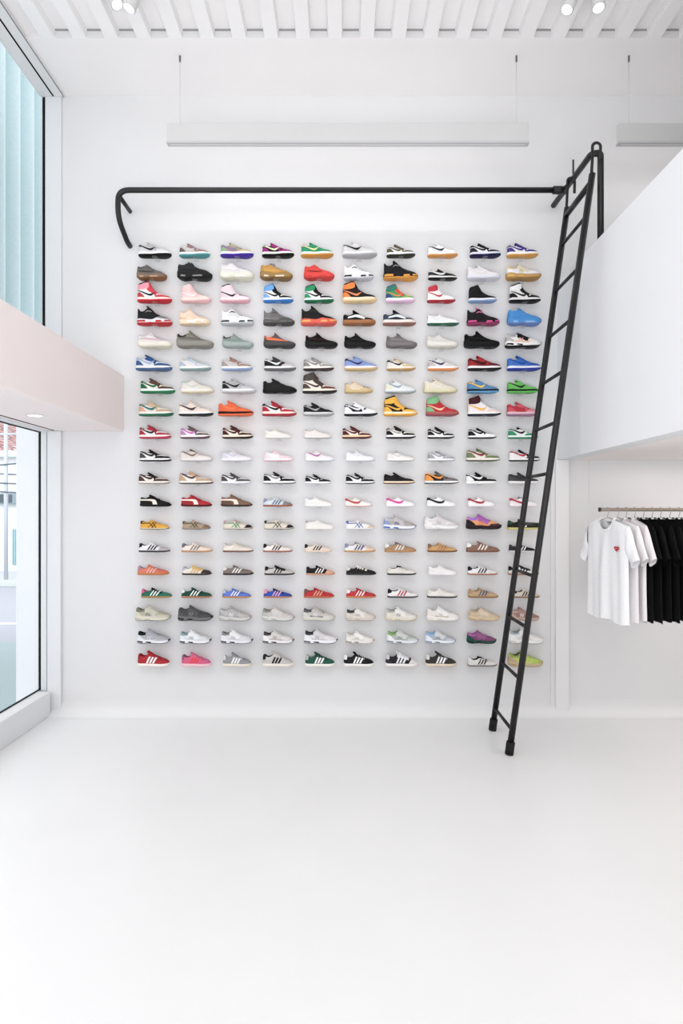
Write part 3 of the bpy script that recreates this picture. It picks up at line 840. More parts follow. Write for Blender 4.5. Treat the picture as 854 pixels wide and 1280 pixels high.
SHOES = """
42 173 D grey and white low sneaker with black logo and sole|u=dcdcdf t=eee e=b9b6b6 k=111 w=111 s=fff o=111 l=ddd
203 325 D mauve and cream low sneaker with teal sole|u=cdc6c4 e=957072 m=a37a76 h=6b5a5c t=a98c8a w=d8d4d2 s=f2ffff o=4fa3a8 l=b49
366 497 D pastel multicolour low sneaker with purple sole|u=b98aa0 h=8fb98a e=b0a987 m=c9b98e t=93bd6e w=86889a s=fff o=4b2aa8 l=b4b
530 658 D magenta and black low sneaker with cream logo|u=151014 e=a0177a m=a0177a h=a0177a t=a0177a k=151014 w=e8f5bd s=fff o=111 l=111
684 813 D bright green low sneaker with gold logo, gum sole|u=1a9a66 e=179562 k=c98 w=e2e2a0 s=fff o=d8972f l=197
25 163 D pale grey low sneaker with black logo|u=dddadc t=d2cfd0 w=111 s=eee o=b4b4b8 l=ddd
200 314 D olive and white low sneaker with dark olive sole|u=eee e=5a5338 m=6d6750 h=5a5338 k=fff w=5a5338 s=fff o=343a2e l=553
362 482 D white low sneaker with black logo and gum sole|u=f4f4f6 w=223 s=fff o=e29b45 l=fff
529 652 D black and white low sneaker with indigo sole|u=f4f4f8 e=181420 m=181420 h=241a38 k=181420 w=181420 s=e8e8fa o=23175a l=111 g=221a30
675 800 D purple and white low sneaker with gum sole|u=f4f4f8 e=44308a m=44308a h=44308a k=667 w=44308a s=fff o=dfa244 l=438
35 155 B grey knit sneaker with brown gum sole|u=6e6a68 w=3a3836 m=6e6a68 k=5a5654 s=84705f o=8a5a32 a=c9a080 l=666
195 335 B all-black chunky sneaker with dark laces|u=333334 m=2c2c2d w=222 k=3a3a3a s=2b2b2c o=222 a=8a8a8a l=333
362 500 B cream white knit sneaker with thick pale sole|u=efecec w=e2dede k=e8e2e4 m=f0eee8 s=ecebdc o=e6e6cf a=f6f6ec l=e2dde2 g=dcd
522 652 B ochre knit sneaker with blue laces|u=cf9a45 w=e0a848 k=c88f3c m=c08c42 s=a88448 o=8f6c3a a=f0e0c8 l=66719b g=67a
695 817 B bright red sneaker with sculpted red sole|u=f0433c w=8a1f1c k=e83a34 m=f2463e s=ec3f38 o=d93630 a=c8322c l=c22
30 150 J white chunky sneaker with black striped sole|u=f4f4f4 m=fff h=eee e=eee x=222 s=eeeef4 o=d9dae4 a=26262a l=222
187 325 J black mid sneaker with yellow sole blocks|u=1c1b1e m=222 h=1a1a22 e=18181a x=8f8f96 s=1a1a1c o=e59a2a a=f2a634 l=111
364 480 K black leather low sneaker with thick white midsole|u=1a1a1c e=222 m=111 h=333 k=111 w=d9d9dc s=e4e4e2 o=151515 l=111
517 652 D all-white chunky low sneaker, no dark parts|u=ebe7e8 t=e8e4e5 w=f2eff0 s=eaeaf4 o=dcdce8 l=eee
672 812 R white and gold running sneaker with gold sole|u=e9eaef e=e0d9c0 k=d9b878 h=eee x=f4f4f4 w=dcc27a s=c79a55 o=b98942 a=e2b25a l=d9a84c m=eef
38 174 H pink, red and white high-top with black logo|u=fff x=f59aa6 k=151515 e=e23a4a h=c23a40 t=fff m=d8323c w=14221c s=fdeadf o=d4142c l=f8c
210 330 H pale pink high-top sneaker with pink sole|u=fbd9d6 x=f9cfce e=f8cbc8 h=f9d2d0 t=fad6d2 m=fbdcd6 k=fbe3e0 w=fdf0f0 s=fdeadf o=f6c3c6 l=fde
365 485 H light pink high-top sneaker with black toe|u=fce4ea x=fbdbe4 k=1b1518 e=fbdfe8 h=fbd3dc t=221c1e m=fde w=2a2024 s=fff o=f6b7c6 l=222
535 655 H sky blue, white and black high-top sneaker|u=fff x=68a8ea k=4f94dd e=18181a h=74b0ee t=fff m=18181a w=1a1a1e s=fff o=2f84d8 l=111 g=111
697 815 H green, white and black high-top sneaker|u=fff x=169a62 k=111 e=1c1416 h=169a62 t=fff m=1c1416 w=2a1a20 s=fff o=177a50 l=111 g=111
25 163 H orange and black high-top sneaker with cream sole|u=2c2223 x=f8842a k=2a1c1a e=2c2223 h=f8842a t=2c2223 m=2c2223 w=f98a4a s=fdecce o=f6d79e l=222 g=222
196 314 H tie-dye rainbow high-top with pale pink sole|u=35a263 x=2a7f68 k=2a4c80 e=e2502e h=2b4a86 t=ecc840 m=7fb24a w=e88a4c s=fff o=f6cdea l=e44 g=f83
360 473 H white high-top with red ankle and red sole|u=f7f4f5 x=c8283c k=c8283c e=f4f1f2 h=f7f4f5 t=fff m=f6f4f4 w=c8283c s=fff o=b4142c l=fff
524 636 H all-black mid-top sneaker with light blue sole|u=151415 x=1c1a1b k=111 e=151415 h=1a191a t=181718 m=141314 w=222 s=eef0fa o=86a6d6 l=111
684 810 H black and white high-top with white flap|u=ececec x=ececec k=151515 e=151515 h=151515 t=222 m=151515 w=151515 s=ebe7e7 o=111 l=111 g=111
37 176 J black high sneaker with grey and red sole|u=1b1b1d m=87878c h=1b1b1d e=1f1f21 x=909094 s=e9e9ec o=c8202a a=c8202a l=222
203 327 J peach and cream chunky sneaker with laces|u=fbdcc0 m=f8d4b0 h=f7b98a e=f3d4ba x=fbe6d2 s=fff6ee o=f6dcb8 a=f8d8b0 l=ecd
368 500 J white chunky sneaker with black sole blocks|u=f4f4f5 m=fff h=f6f6f6 e=e0e0e2 x=2b2b2e s=f0f0f2 o=c9cbce a=3a403f l=333
535 660 J dark grey suede high sneaker, charcoal sole|u=7b7978 m=5a5756 h=8a8887 e=6f6c6b x=4a4847 s=5c5a59 o=4c4a49 a=6a6867 l=555
684 826 J black high sneaker with fiery orange sole|u=231b1c m=1e1a1c h=3c2426 e=1c1a1b x=332 s=f2604a o=f05a4c a=f8b05a l=111
27 157 V black skate sneaker with white wave, gum sole|u=1b1a1b h=111 m=1c1b1b w=fff s=ad7244 o=9c6238 l=222 g=111
185 317 V navy skate sneaker with pale wave, brown sole|u=2c2f3e h=3c465c m=4a5266 w=e8effa s=f2e6e2 o=9c6c5e l=223 g=223
360 488 K plain white low sneaker with dark green sole|u=f4f3f4 m=fff h=fff k=6b6d6c w=f2f2f2 s=fbfbfb o=22684e l=aaa
517 647 J black chunky sneaker with pink tongue patches|u=1b1517 m=1a1517 h=1a1517 e=1f171a x=f472b8 s=231a1e o=a23868 a=d94a8e l=f06ab4 g=f472b8
677 813 B bright blue knitted chunky sneaker, single colour|u=4494da m=3f90d6 w=3c8ad0 k=4898de s=4292d8 o=6d8fd4 a=8fb8e8 l=5aa4e6
40 175 Y white knit sneaker with cream ridged sole|u=f3ecee w=d6b8be k=ece6e8 s=efeadb o=ece5cf l=c9b4ba g=eee
192 340 Y khaki grey knit sneaker, larger than its neighbours|u=8a8479 w=6c675e k=1a1a18 s=96938a o=8c897f l=6b665a g=776 n=111
373 497 Y sage green knit sneaker with pale sage sole|u=93a29c w=86958f k=333 s=a4b3ae o=9fb0aa l=7f8a86 g=9aa n=222
536 663 Y grey knit sneaker with orange side stripe|u=6f5c5a w=f4733c k=f2683a s=4c4a49 o=3c3a3a l=6a5a60 g=755
700 830 Y black knit sneaker with faint red stripe|u=1f1a1a w=3a1618 k=1a1818 s=222021 o=1c1a1a l=1a1818 g=222
32 158 Y all-black knit sneaker with black sole|u=161616 w=1a1a1a k=161616 s=1b1b1c o=161616 l=161616
198 322 Y warm grey knit sneaker with matching sole|u=7c7576 w=868081 k=746d6e s=7d7778 o=726c6d l=6a6264 g=777
356 485 Y off-white knit sneaker with ivory sole|u=e4e0da w=dcd8d1 k=e0dcd8 s=e8e4dc o=dedace l=cfcbc4 g=ddd
505 648 Y sleek jet black sneaker with raised laces|u=101011 w=0e0e0f k=101011 s=121213 o=1c1c1e l=101011
668 812 R white, black and grey chunky runner, orange accents|u=f2efec e=151515 k=b2b1b2 h=b8b6b6 x=f8bfa6 m=ecebe9 w=f4a890 s=f4f2ef o=1a1a1a a=1a1a1a l=151515 g=aaa
32 175 D blue and white low sneaker with blue-grey sole|u=e6e8f2 e=23538f m=23538f h=2a5a94 k=8fb4d8 w=a8bcd8 s=f2f2f4 o=4b6c98 l=258 g=258
205 330 D pale blue-grey low sneaker with pink-white sides|u=f6e8e6 e=becbd8 m=c8d4d8 h=b4c2d2 w=dde3e8 s=fff o=8fa8a8 t=d4dce4 l=cdd
370 493 D brown suede low sneaker with icy blue sole|u=dad2cf e=a2786c m=a88470 h=a89a90 w=cccac8 s=fff o=9cb0d8 l=a87
538 665 D black and light grey low sneaker, white logo|u=242426 e=38383a m=cfc6c6 t=d8d0d0 h=242426 k=8a8a8a w=eee s=eee o=747478 l=333
693 815 D grey suede and white low sneaker, brown sole|u=f4f2f0 e=9b9895 m=9d9892 h=8b8884 k=a58f88 w=8c8986 s=f6f2ea o=453836 l=665
33 166 D periwinkle blue low sneaker with navy logo outline|u=8aa2de e=86a0dc w=34305f s=fbeeea o=d8b67c l=8ae k=336
200 315 D white, tan and black low sneaker, gum sole|u=f6f4f0 e=dcc8a0 m=d9c090 h=e8e0d8 k=241c1c w=221f3a s=fbeedd o=c69a5c l=322 t=e8d8c0
362 485 D off-white low sneaker with navy logo, orange sole|u=ebe9ea e=e2dfda m=d4d0cc h=c8bcb8 w=322858 s=fff o=f2994e l=ddd
520 655 D dark red suede low sneaker with black sole|u=8a141c e=b21e2a m=6a1218 h=a21824 w=3a1014 t=96161e s=f6f2f2 o=161214 l=511
676 812 D royal blue suede low sneaker, blue sole|u=3c7ccc e=2468be m=2558b4 h=3a70c8 w=1a4aa4 t=2c6cc4 s=eaeefc o=2438a6 l=25b
50 187 D green, brown and white low sneaker, green sole|u=f6f2ea h=166a3c e=5c3c30 m=5c4030 k=166a3c w=166a3c t=eee6da s=fff o=15824e l=c8583c
208 342 D cream low sneaker with pale sole and laces|u=eeeae2 e=e6e0d4 m=e6decc h=e8e2d8 w=d2d8d0 s=f4f0ea o=e6d9bc k=cdd l=ddd
372 508 D silver grey sneaker with black logo, white sole|u=c2c2c4 e=b4b4b6 m=cacacc k=232324 w=232324 h=1f1f20 s=f4f4f6 o=c6c8ce l=bbb
533 668 D all-black low sneaker with black sole|u=222021 e=1c1b1c m=232122 h=1e1d1e w=2c2a2b s=1f1e1f o=171717 l=111
690 827 H brown suede and cream high-top sneaker|u=f8ece0 x=4c443f k=4a423d e=54403a m=6e3430 h=54463f t=f4e4d8 w=4c3a36 s=fbecdb o=2c2322 l=433 g=433
33 147 D sand-coloured low sneaker with black toe patch|u=f0dfc8 e=e8d2b4 m=d9be92 h=dfc090 k=a88f80 w=e8d4b4 s=dcc08a o=cdb27c l=665 t=554
193 317 D white low sneaker with grey-blue logo outline|u=f0f2f4 e=e8ecf0 m=e4e8ea h=eae9c8 w=98a8b4 s=eceff0 o=b8c4c6 l=dde
346 482 D pale cream suede low sneaker, butter sole|u=ebe4d0 e=e8e0ca m=e6dec8 h=e8e0c8 w=f0e9da s=e2dcb8 o=dcd4ac l=eec
518 645 D denim blue low sneaker with yellow logo|u=5c92bf e=548cc0 m=5c8ab4 h=4c88ba w=f6c62c s=20242c o=5ba6d8 l=48c k=888
676 800 D bright green low sneaker with black logo|u=6cc858 e=60c24e m=6ac45a h=5abc4c w=16221a s=1c2a1c o=5ac850 l=4b4
43 181 D tan and white low sneaker with green logo|u=f4f0ea e=dcbf9a m=cdae88 h=eeae90 k=9a8 w=2e7468 s=fbf6ee o=157550 a=e54 l=dca
201 338 D pale peach low sneaker with grey logo|u=f6e4d8 e=f2ddd0 m=f4e0d4 h=f6e6dc w=3c3236 s=fdfaf6 o=1c1b1c l=dba
357 497 D bright orange low sneaker with black midsole|u=f8682a e=f46226 m=f8682a h=f26026 w=fa7a40 s=341412 o=f66a30 l=f84
530 667 D red, white and black low sneaker, red sole|u=fbf8f8 e=b01a30 m=c01c34 h=bc1a32 k=18181a w=18181a s=fdeede o=b4162e l=b13 g=b13
693 815 D black low sneaker with silver logo, grey sole|u=1c1b1c e=222122 m=1c1b1c h=1c1b1c w=a6a6a8 s=e0dfe0 o=a8a8aa l=333
32 165 D white low sneaker with dark navy side patches|u=20232e e=f6f6f8 m=f6f6f8 h=f6f6f8 k=556 t=f2f2f4 w=e0e0e4 s=fbfbfc o=141a24 l=fff g=fff
188 323 H yellow and black high-top sneaker|u=22201c x=f8b41c k=22201c e=f8b41c m=f8b41c h=f8b41c t=2a261c w=f8b41c s=fdeec8 o=f2aa20 l=222
355 487 H red and pistachio green high-top sneaker|u=c8202c x=7cbc84 k=6cb078 e=c4202c m=c8242e h=7cbc84 t=d0303a w=f2c69c s=b8605a o=a04a54 l=b22 g=7b8
520 653 H white and burgundy high-top with yellow logo|u=f8e8e8 x=501018 k=501018 e=f8f2f2 m=ecccc8 h=f4ecec t=fff w=f8b824 s=fbf6f4 o=1a2438 l=fff g=225
675 805 D pink and red suede low sneaker|u=c42a3c e=d8586a m=e88a98 h=d44a5c t=e07080 w=c42a3c s=ecc0cc o=a87a98 l=e78
45 172 D raspberry red and white low sneaker, red sole|u=fbf6f4 e=b4283e m=b4283e h=b4283e k=b4283e w=241a1c s=fdf4f2 o=c82c4c l=b24
207 325 D brown, pink and white low sneaker|u=f8f0f4 e=6a5550 m=6a5550 h=c68abc k=b8a w=d86ac8 s=fff o=6c4a56 l=655
373 496 D dark brown and cream low sneaker|u=fbeedd e=4a2420 m=4a2420 h=4a2420 k=4a2420 w=4a2420 s=fdeed6 o=341a18 l=422
540 650 K ivory leather low sneaker, tiny heel mark|u=f4efe8 m=f4efe8 h=efeae2 k=eae4da w=f6f2ec s=f6f4f0 o=e8e2d8 l=eed
695 807 K pale beige low sneaker with dark collar edge|u=f0e8e2 m=efe7e0 h=f0e8e2 k=4c4444 w=f2ebe6 s=f2efec o=ccc8c4 l=edd n=544
25 142 D burgundy and cream low sneaker|u=fbecdc e=581c22 m=581c22 h=581c22 k=581c22 w=581c22 s=fcd9b0 o=581c22 l=522
198 316 D black and white low sneaker with grey logo|u=f6f4ee e=161616 m=161616 h=161616 k=161616 w=b4b0aa s=fbfbfa o=141414 l=111
362 470 D black and white low sneaker with black logo|u=f8f8f6 e=161616 m=161616 h=161616 k=161616 w=161616 s=fbfbfa o=141414 l=111
522 635 A white low sneaker with black collar and stay|u=f8f8f8 e=161616 m=f8f8f8 h=161616 k=161616 w=161616 t=222 s=fff o=141414 l=111
680 800 A green and white low sneaker with black tongue|u=f4f8f4 e=f4f8f4 m=1c9464 h=1c9464 k=1c9464 t=fff w=161616 s=fff o=1c9464 l=111 g=111
46 172 A black and white low sneaker with grey heel|u=f4f4f2 e=161616 m=161616 h=4c4a48 k=161616 w=1c1c1c s=fff o=161616 t=f4f4f2 l=111
207 335 A cream low sneaker with taupe logo|u=ecdfd8 e=e9dcd4 m=f0e6e2 h=ecdfd8 k=e0d0c4 w=8a7468 s=f4f0f0 o=d8d0d0 l=ecd g=654
368 493 A pale lilac and white low sneaker|u=f0ecf2 e=eae0e4 m=ece6ea h=d8d8e8 k=d8d8e8 w=d0cfe0 s=f8f8fa o=e4e2ea l=eee
537 655 A pastel pink and white low sneaker|u=fdf6f8 e=f9d2dc m=f9d6de h=f6dfe8 k=f9dfe6 w=fff s=fdf8fa o=f6c8d2 l=fde
700 818 A white low sneaker with mauve logo|u=f8eeee e=f6eef2 m=f0eff4 h=f8eeee w=c074b0 s=f8f8fc o=e2e4f0 l=eee
38 155 A plain all-white leather low sneaker|u=f6f6f9 e=f2f2f6 m=f6f6f9 h=f6f6f9 w=eaeaf0 s=fafafc o=e6e6ee l=fff
200 312 A white and champagne low sneaker, grey tongue|u=f6f4f2 e=f0eeec m=eeeae2 h=ece8e2 w=e2ded6 s=fafafa o=d6d4d2 l=ddd g=bbb
362 472 A grey and white low sneaker|u=f8f8fa e=a8a8ae m=acacb2 h=a6a6ac k=acacb2 w=a8a8ae s=fafafc o=c8c8ce t=f8f8fa l=aaa
514 650 A olive green and cream low sneaker, red logo|u=f2eade e=768258 m=768258 h=768258 k=7f8a62 w=8e1e2c t=eeeadb s=fdf4ea o=6c745a l=785
684 808 A white low sneaker with red logo, black toe|u=f8f4f4 e=161616 m=161616 h=f8f4f4 k=c8283c w=c8283c t=f4f4f4 s=fff o=161616 l=111
42 166 A dark brown and cream low sneaker, thin sole|u=f6ece4 e=3a2422 m=5c3e3a h=4a3634 k=3a2422 w=3a2422 t=f4eae2 s=fbf4ec o=b4a090 l=322
202 338 A tan and white low sneaker with dark logo|u=f6f0ea e=d4a888 m=ceaa88 h=cba684 k=d8b494 w=54423e t=f6ece2 s=f6f0e8 o=5c4a40 l=cba
368 488 A charcoal grey and white low sneaker|u=f6f4f6 e=4a4648 m=565254 h=4c484c k=4a4648 w=4a4648 t=f6f4f6 s=fafafc o=d4d4e0 l=444
535 665 A black and white low sneaker with silver logo|u=f8f8f8 e=161616 m=161616 h=161616 k=161616 w=9c9c9e t=f8f8f8 s=fff o=8a8a8a l=111
700 805 A black and white low sneaker, loose black laces|u=f8f8f8 e=161616 m=161616 h=161616 k=161616 w=161616 t=222 s=fff o=d6d6e0 l=111 g=111
38 155 A black and white low sneaker with black logo|u=f8f8f8 e=161616 m=161616 h=161616 k=161616 w=161616 t=f8f8f8 s=fff o=555 l=111
188 312 A black suede low sneaker with cream sole|u=201c1c e=1c1818 m=201c1c h=201c1c w=1a1616 t=1c1818 k=1c1818 s=fbdfc0 o=6c4c3c l=111
350 486 A orange, grey and black low sneaker|u=2c2422 e=6e6460 m=7c7674 h=f6962c k=f6962c w=f6962c t=6c5e58 s=fbfbfb o=5c5654 l=444
512 637 A black low sneaker with white heel and logo|u=1a1a1a e=161616 m=161616 h=f4f4f4 k=1a1a1a w=f4f4f4 t=f0f0f0 s=fff o=eee l=111
680 803 A charcoal low sneaker with white sole|u=464446 e=3c3a3c m=403e40 h=4a484a w=3a383a t=444244 k=2c2a2c s=f8f8f8 o=ddd l=222
48 172 P black suede sneaker with cream side strip|u=1a1718 h=161414 m=1a1718 w=f4eadc s=141213 o=111 l=111
210 333 P red suede sneaker with cream side strip|u=bc1c28 h=a81824 m=bc1c28 w=fbeee2 s=5c1418 o=4a1214 l=a12
367 493 P brown suede sneaker with cream side strip|u=866450 h=6c4e40 m=866450 w=fbe8d8 s=4c3830 o=3a2c26 l=865
535 652 S white and grey sneaker with blue stripes, thick gum|u=dce2ea m=8a8684 k=8c9cb8 e=e6e8ec h=d4dce8 w=53708c s=a85c40 o=9c5038 l=dde
698 812 K faint white low sneaker on white sole|u=f6f2ee m=f4f0ee h=f4f2f0 k=f2eeec w=f8f6f4 s=faf8f8 o=ebe6e6 l=fee
35 145 K ivory low sneaker with red logo and heel|u=f8f4ee m=f8f4ee h=f8f4ee k=c83c3c w=c4444a s=f8eeea o=d86a6a l=eee
198 315 K white low sneaker with hot pink logo|u=fbf8fa m=fbf8fa h=fbf8fa k=e83c9c w=e83c9c s=fdfafc o=f8e8f2 l=fff
358 478 K white low sneaker with black logo|u=f8f8fa m=fbf8fa h=fbf8fa k=2c2c30 w=2c2c30 s=fdfafc o=e6e6ec l=fff
520 632 K white low sneaker with crimson logo|u=fbf8f8 m=fbf8fa h=fbf8fa k=b0283c w=b0283c s=fdfafc o=ece4e8 l=fdd
685 798 K white low sneaker with pink-red logo, grey tongue|u=fbf8f8 m=fbf8fa h=fbf0f0 k=c83858 w=c02848 s=fdf4f6 o=ecdce2 l=bbb g=999
48 165 M yellow sneaker with crossing black stripes|u=ecaa24 m=f0b02c k=222 w=2a1c14 s=e8d8b0 o=6c5a3c l=ea2
214 328 M tan sneaker with crossing dark green stripes|u=b49c80 m=8c6c54 k=5a4a3c w=3c4434 s=a89880 o=6c5a4a l=a98
376 495 M cream sneaker, green and red stripes, black toe|u=e6dccc m=322624 k=c9a w=1f8a5a s=dcd4c4 o=8a8276 l=dcb g=c99
537 658 M cream sneaker with crossing black stripes, black toe|u=e6dccc m=2a2422 k=222 w=221c1c s=dcd4c4 o=6a625a l=dcb
700 818 M plain white leather slim sneaker|u=f2f0ea m=f4f0ec k=b4b0a4 w=f4f2ee s=f6f4f0 o=e8dcd8 l=eee
38 155 M white sneaker, crossing blue stripes, tan toe|u=f4f2f0 m=dcc8b0 k=4464b4 w=2c54a8 s=f6f4f2 o=c8c8d0 l=eee
187 318 R silver running sneaker with blue heel sole|u=b4b0b0 e=c6c2c2 k=c8c8d4 h=8ca0cc x=d0ccd0 m=b0a4a0 w=7a6a9c s=f0f2fa o=6c7c9c a=3468c4 l=bbb
348 489 R white silver running sneaker with white sole|u=e8e4e4 e=dcd6d8 k=e8e6e6 h=f0eeee x=e2dcde m=d8d0d4 w=cfc8cc s=f4f2f2 o=dcd8d8 a=e8e4e6 l=eee
514 655 R purple and orange trail sneaker, black sole|u=f6a468 e=b060b8 k=b070d8 h=2c2224 x=f09a60 m=4c3438 w=e08850 s=3a282a o=241c1c a=221a1a l=221 g=b6c t=d8a0c8
678 805 S black sneaker with white stripes, yellow sole|u=1c201e m=161a18 k=2a4a30 e=1c1c1c h=222 w=f4f4f4 s=ded474 o=d4c860 l=111
43 168 S white sneaker with black stripes, dark sole|u=f0f0f2 m=c0b6ba k=1c2028 e=ecebee h=f0f0f2 w=161616 s=4a4648 o=3c383a l=eee
212 335 S cream sneaker with taupe stripes, gum sole|u=f4e6da m=f6dcc4 k=6c6c78 e=f4e6da h=f4e6da w=84746a s=c89c74 o=b88c64 l=edc
375 497 S ivory sneaker with tonal stripes, brown sole|u=f2e8de m=f0e4d6 k=dcd4cc e=e8dccb h=f2e8de w=e8dcd0 s=886454 o=785648 l=ecb
534 652 S white sneaker, black and red stripes, gum sole|u=f4eee8 m=f2e6da k=22201f e=f0e8e0 h=f4eee8 w=3c1c24 s=b07464 o=a0685a l=eed
697 810 S beige sneaker with black heel and stripes|u=ecdcce m=ecd8c6 k=1c1a1e e=eadacb h=ecdcce w=2c2a2c s=ead8c8 o=e0ccb8 l=edc
33 157 S white sneaker, navy stripes, tan toe, gum|u=eeebe8 m=eccfb0 k=8a90b8 e=f0e8e0 h=eee w=3c3c78 s=cfa068 o=c09058 l=446 n=449 g=888
192 318 S tan sneaker with white stripes, blue-grey collar|u=b08a66 m=b48c66 k=ecebe8 e=b08a68 h=b48a60 w=f4ece4 s=c4945c o=b4854f l=776 n=678 g=766
362 480 S camel suede sneaker with brown stripes|u=d0a064 m=d4a468 k=8a6440 e=d0a064 h=cc9c60 w=b47848 s=8a5c34 o=7c5230 l=a74 n=543
515 648 S brown suede sneaker with cream stripes, fringed laces|u=8c6a58 m=906c5a k=f4f0ea e=8c6a58 h=886654 w=f6ecdf s=8a5c46 o=7a5040 l=ecd
683 790 S black sneaker with white stripes behind ladder|u=2e2e32 m=2c2c30 k=35353a e=2a2a2e h=333338 w=f0f0f0 s=e8e6e4 o=d0ceca l=222
38 164 S coral sneaker with pink stripes, gum sole|u=e27c62 m=de6c50 k=b08ca0 e=e0785e h=e07a60 w=f6bcb0 s=cc8444 o=bc7638 l=c66 n=a89
214 333 S cream sneaker, yellow stripes, dark toe and sole|u=ece4d6 m=40302a k=bcb8c8 e=e8c068 h=f0e8dc w=e4b460 s=3c302e o=322826 l=eb5
376 497 S taupe sneaker with white stripes, dark sole|u=84746c m=80706a k=e4dfda e=7c6c66 h=84766e w=f4f2f0 s=3c3434 o=2c2828 l=edc
540 660 S silver sneaker with black stripes and heel|u=c8c4c0 m=c4bfba k=232326 e=302e30 h=d0ccc8 w=1c1c1c s=3c3a3a o=302e2e l=111 g=222
704 820 S black sneaker with white stripes, peach gum sole|u=1c1a1a m=e0a888 k=222020 e=1c1a1a h=1c1a1a w=f4eeea s=dca484 o=cc9070 l=111 g=111
40 160 S black studded leather sneaker, pale tongue|u=262626 m=222 k=dcd8d0 e=ece8e0 h=262626 w=262626 s=3c3c3c o=2c2c2c l=f0ece4 g=eee n=ddd
202 318 S cream sneaker with black tongue and dark sole|u=e8e4dc m=e8e2da k=d8d4cc e=e6e0d8 h=e8e4dc w=e4e0d8 s=3c3836 o=2e2a2a l=111 g=111 n=222
364 480 K barely visible white low sneaker|u=f2efee m=f2efee h=f0eeee k=eeecec w=f4f2f2 s=f4f2f4 o=e8e5e7 l=eee
520 640 S white sneaker with black stripes, reddish gum|u=f0f0f2 m=eee8e2 k=1c2434 e=eeeeee h=f0f0f2 w=161616 s=b88470 o=a87460 l=eee
680 803 S white sneaker with black stripes behind ladder|u=ececec m=e8e0d6 k=1c2030 e=202a38 h=dcd8d4 w=161616 s=bc8866 o=a87658 l=222
53 175 S green sneaker with pink heel, white stripes|u=1e6c58 m=2a7860 k=e0508c e=143c34 h=1e6c58 w=f2f8f4 s=bc8c4c o=a87c40 l=122 g=122
211 334 S dark green sneaker with white stripes, white collar|u=124c3c m=145040 k=e8ece8 e=0f4034 h=145040 w=f4f8f4 s=c08460 o=a87050 l=142
373 488 S periwinkle blue sneaker with white stripes|u=5c7cd8 m=5c7cd8 k=c8ccd4 e=5878d4 h=5c7cd8 w=f8f8fc s=cc8c4c o=bc7c40 l=348
536 650 S royal blue sneaker with pink stripes and heel|u=2850b8 m=2448ac k=ec9cb0 e=1c3c84 h=2850b8 w=f4b4cc s=c4845c o=b47450 l=124 g=134
695 817 S red suede sneaker with tan stripes|u=c8202c m=c4242e k=7c4c4c e=c01c28 h=c8202c w=d8a48c s=c8744c o=b86440 l=b12
40 160 S red suede sneaker with bright white stripes|u=c82834 m=c42c34 k=f4ecec e=b42430 h=c82834 w=fbf4f4 s=d08858 o=c07848 l=b22
203 325 S white sneaker with red stripes, black heel|u=f0eeee m=ece8e8 k=22242c e=f0eeee h=f0eeee w=c4283c s=54545a o=46464c l=eee
360 480 S plain off-white sneaker with charcoal sole|u=eeeae2 m=ece8e0 k=e0dcd4 e=ece8df h=eeeae2 w=e8e4db s=4c4c48 o=3c3c3a l=ddd
522 643 S tan suede sneaker with blue-grey stripes|u=c4a47c m=c8a880 k=b48c60 e=b89870 h=c4a47c w=4c6484 s=a87c50 o=946c44 l=864
697 806 S cream sneaker with black stripes, gum sole|u=dcd2c4 m=d8c8b4 k=1c1c1e e=dcd2c4 h=dcd2c4 w=1c1a1a s=a07458 o=8c6450 l=ddc
30 170 R beige and olive running sneaker, pale sole|u=bcb8a4 e=cccaba k=7c7c68 h=d8d4c0 x=dcd8c8 m=cccab8 w=8a8a84 s=dedac8 o=7c7c70 a=c8c4ac l=ddc
198 337 R dark charcoal grey running sneaker|u=4e4e50 e=565658 k=4a4a4c h=525254 x=5a5a5c m=4e4e50 w=8a8a8c s=707072 o=2a2a2c a=2c2c2e l=555
360 490 R silver grey mesh running sneaker|u=c4c2c0 e=b4b2b2 k=c0bebe h=acacb0 x=a8a8aa m=bcb8b4 w=f0f0f0 s=d4d2ce o=8a8884 a=bcb8b0 l=ddd
530 660 R pale grey running sneaker with sage heel|u=d2ccc8 e=d8d2d0 k=8c8c88 h=b8bcb4 x=dcd6d6 m=d4cccc w=e8e4e2 s=dcdad8 o=9ca498 a=b4bcb0 l=ddd
690 820 R pale grey runner with dark collar trim|u=d0ccc8 e=c4c0bc k=606068 h=d8d8cc x=8c8c8c m=d8d4d0 w=f0ecec s=dad8d0 o=a8a498 a=d4d4c0 l=544
38 158 R cream white runner with black collar patch|u=dcd6cc e=e8e4de k=3c3c3e h=e0dad0 x=f0ece6 m=dcd2c6 w=c0bab4 s=dad0c4 o=a89c8c a=c8bcac l=eed
195 322 R cream mesh running sneaker, beige sole|u=e6e0d6 e=f0ece6 k=b0aca6 h=e8e0d2 x=eee8e0 m=ece6de w=a8a6a4 s=e6dccc o=c4b49c a=d4c8b0 l=eee
357 490 R white running sneaker with gold-beige accents|u=f0ecea e=f4f2f0 k=e4dfda h=ece4dc x=d8c8b4 m=f0eae6 w=dcd0c8 s=f4f0ee o=d4c8c0 a=e8dccc l=fff
524 648 R sandy tan running sneaker|u=d8c2a4 e=e0ccb0 k=bca890 h=d0b898 x=dcc8ac m=d8c0a0 w=ecdcc8 s=dcc4a0 o=c0a27c a=c8ac84 l=dcb
682 803 R dusty rose brown runner behind ladder|u=a88078 e=b08a82 k=c8a8a0 h=c4a898 x=9c746c m=a0786e w=f4ecea s=c8ac9c o=a08878 a=b49484 l=cbb
38 168 R silver running sneaker with black lining|u=b8b8bc e=b0b0b8 k=1c2024 h=e0e2ea x=c8c8cc m=b4b4ba w=e8e8f0 s=ececf2 o=3c4048 a=222428 l=999 n=111
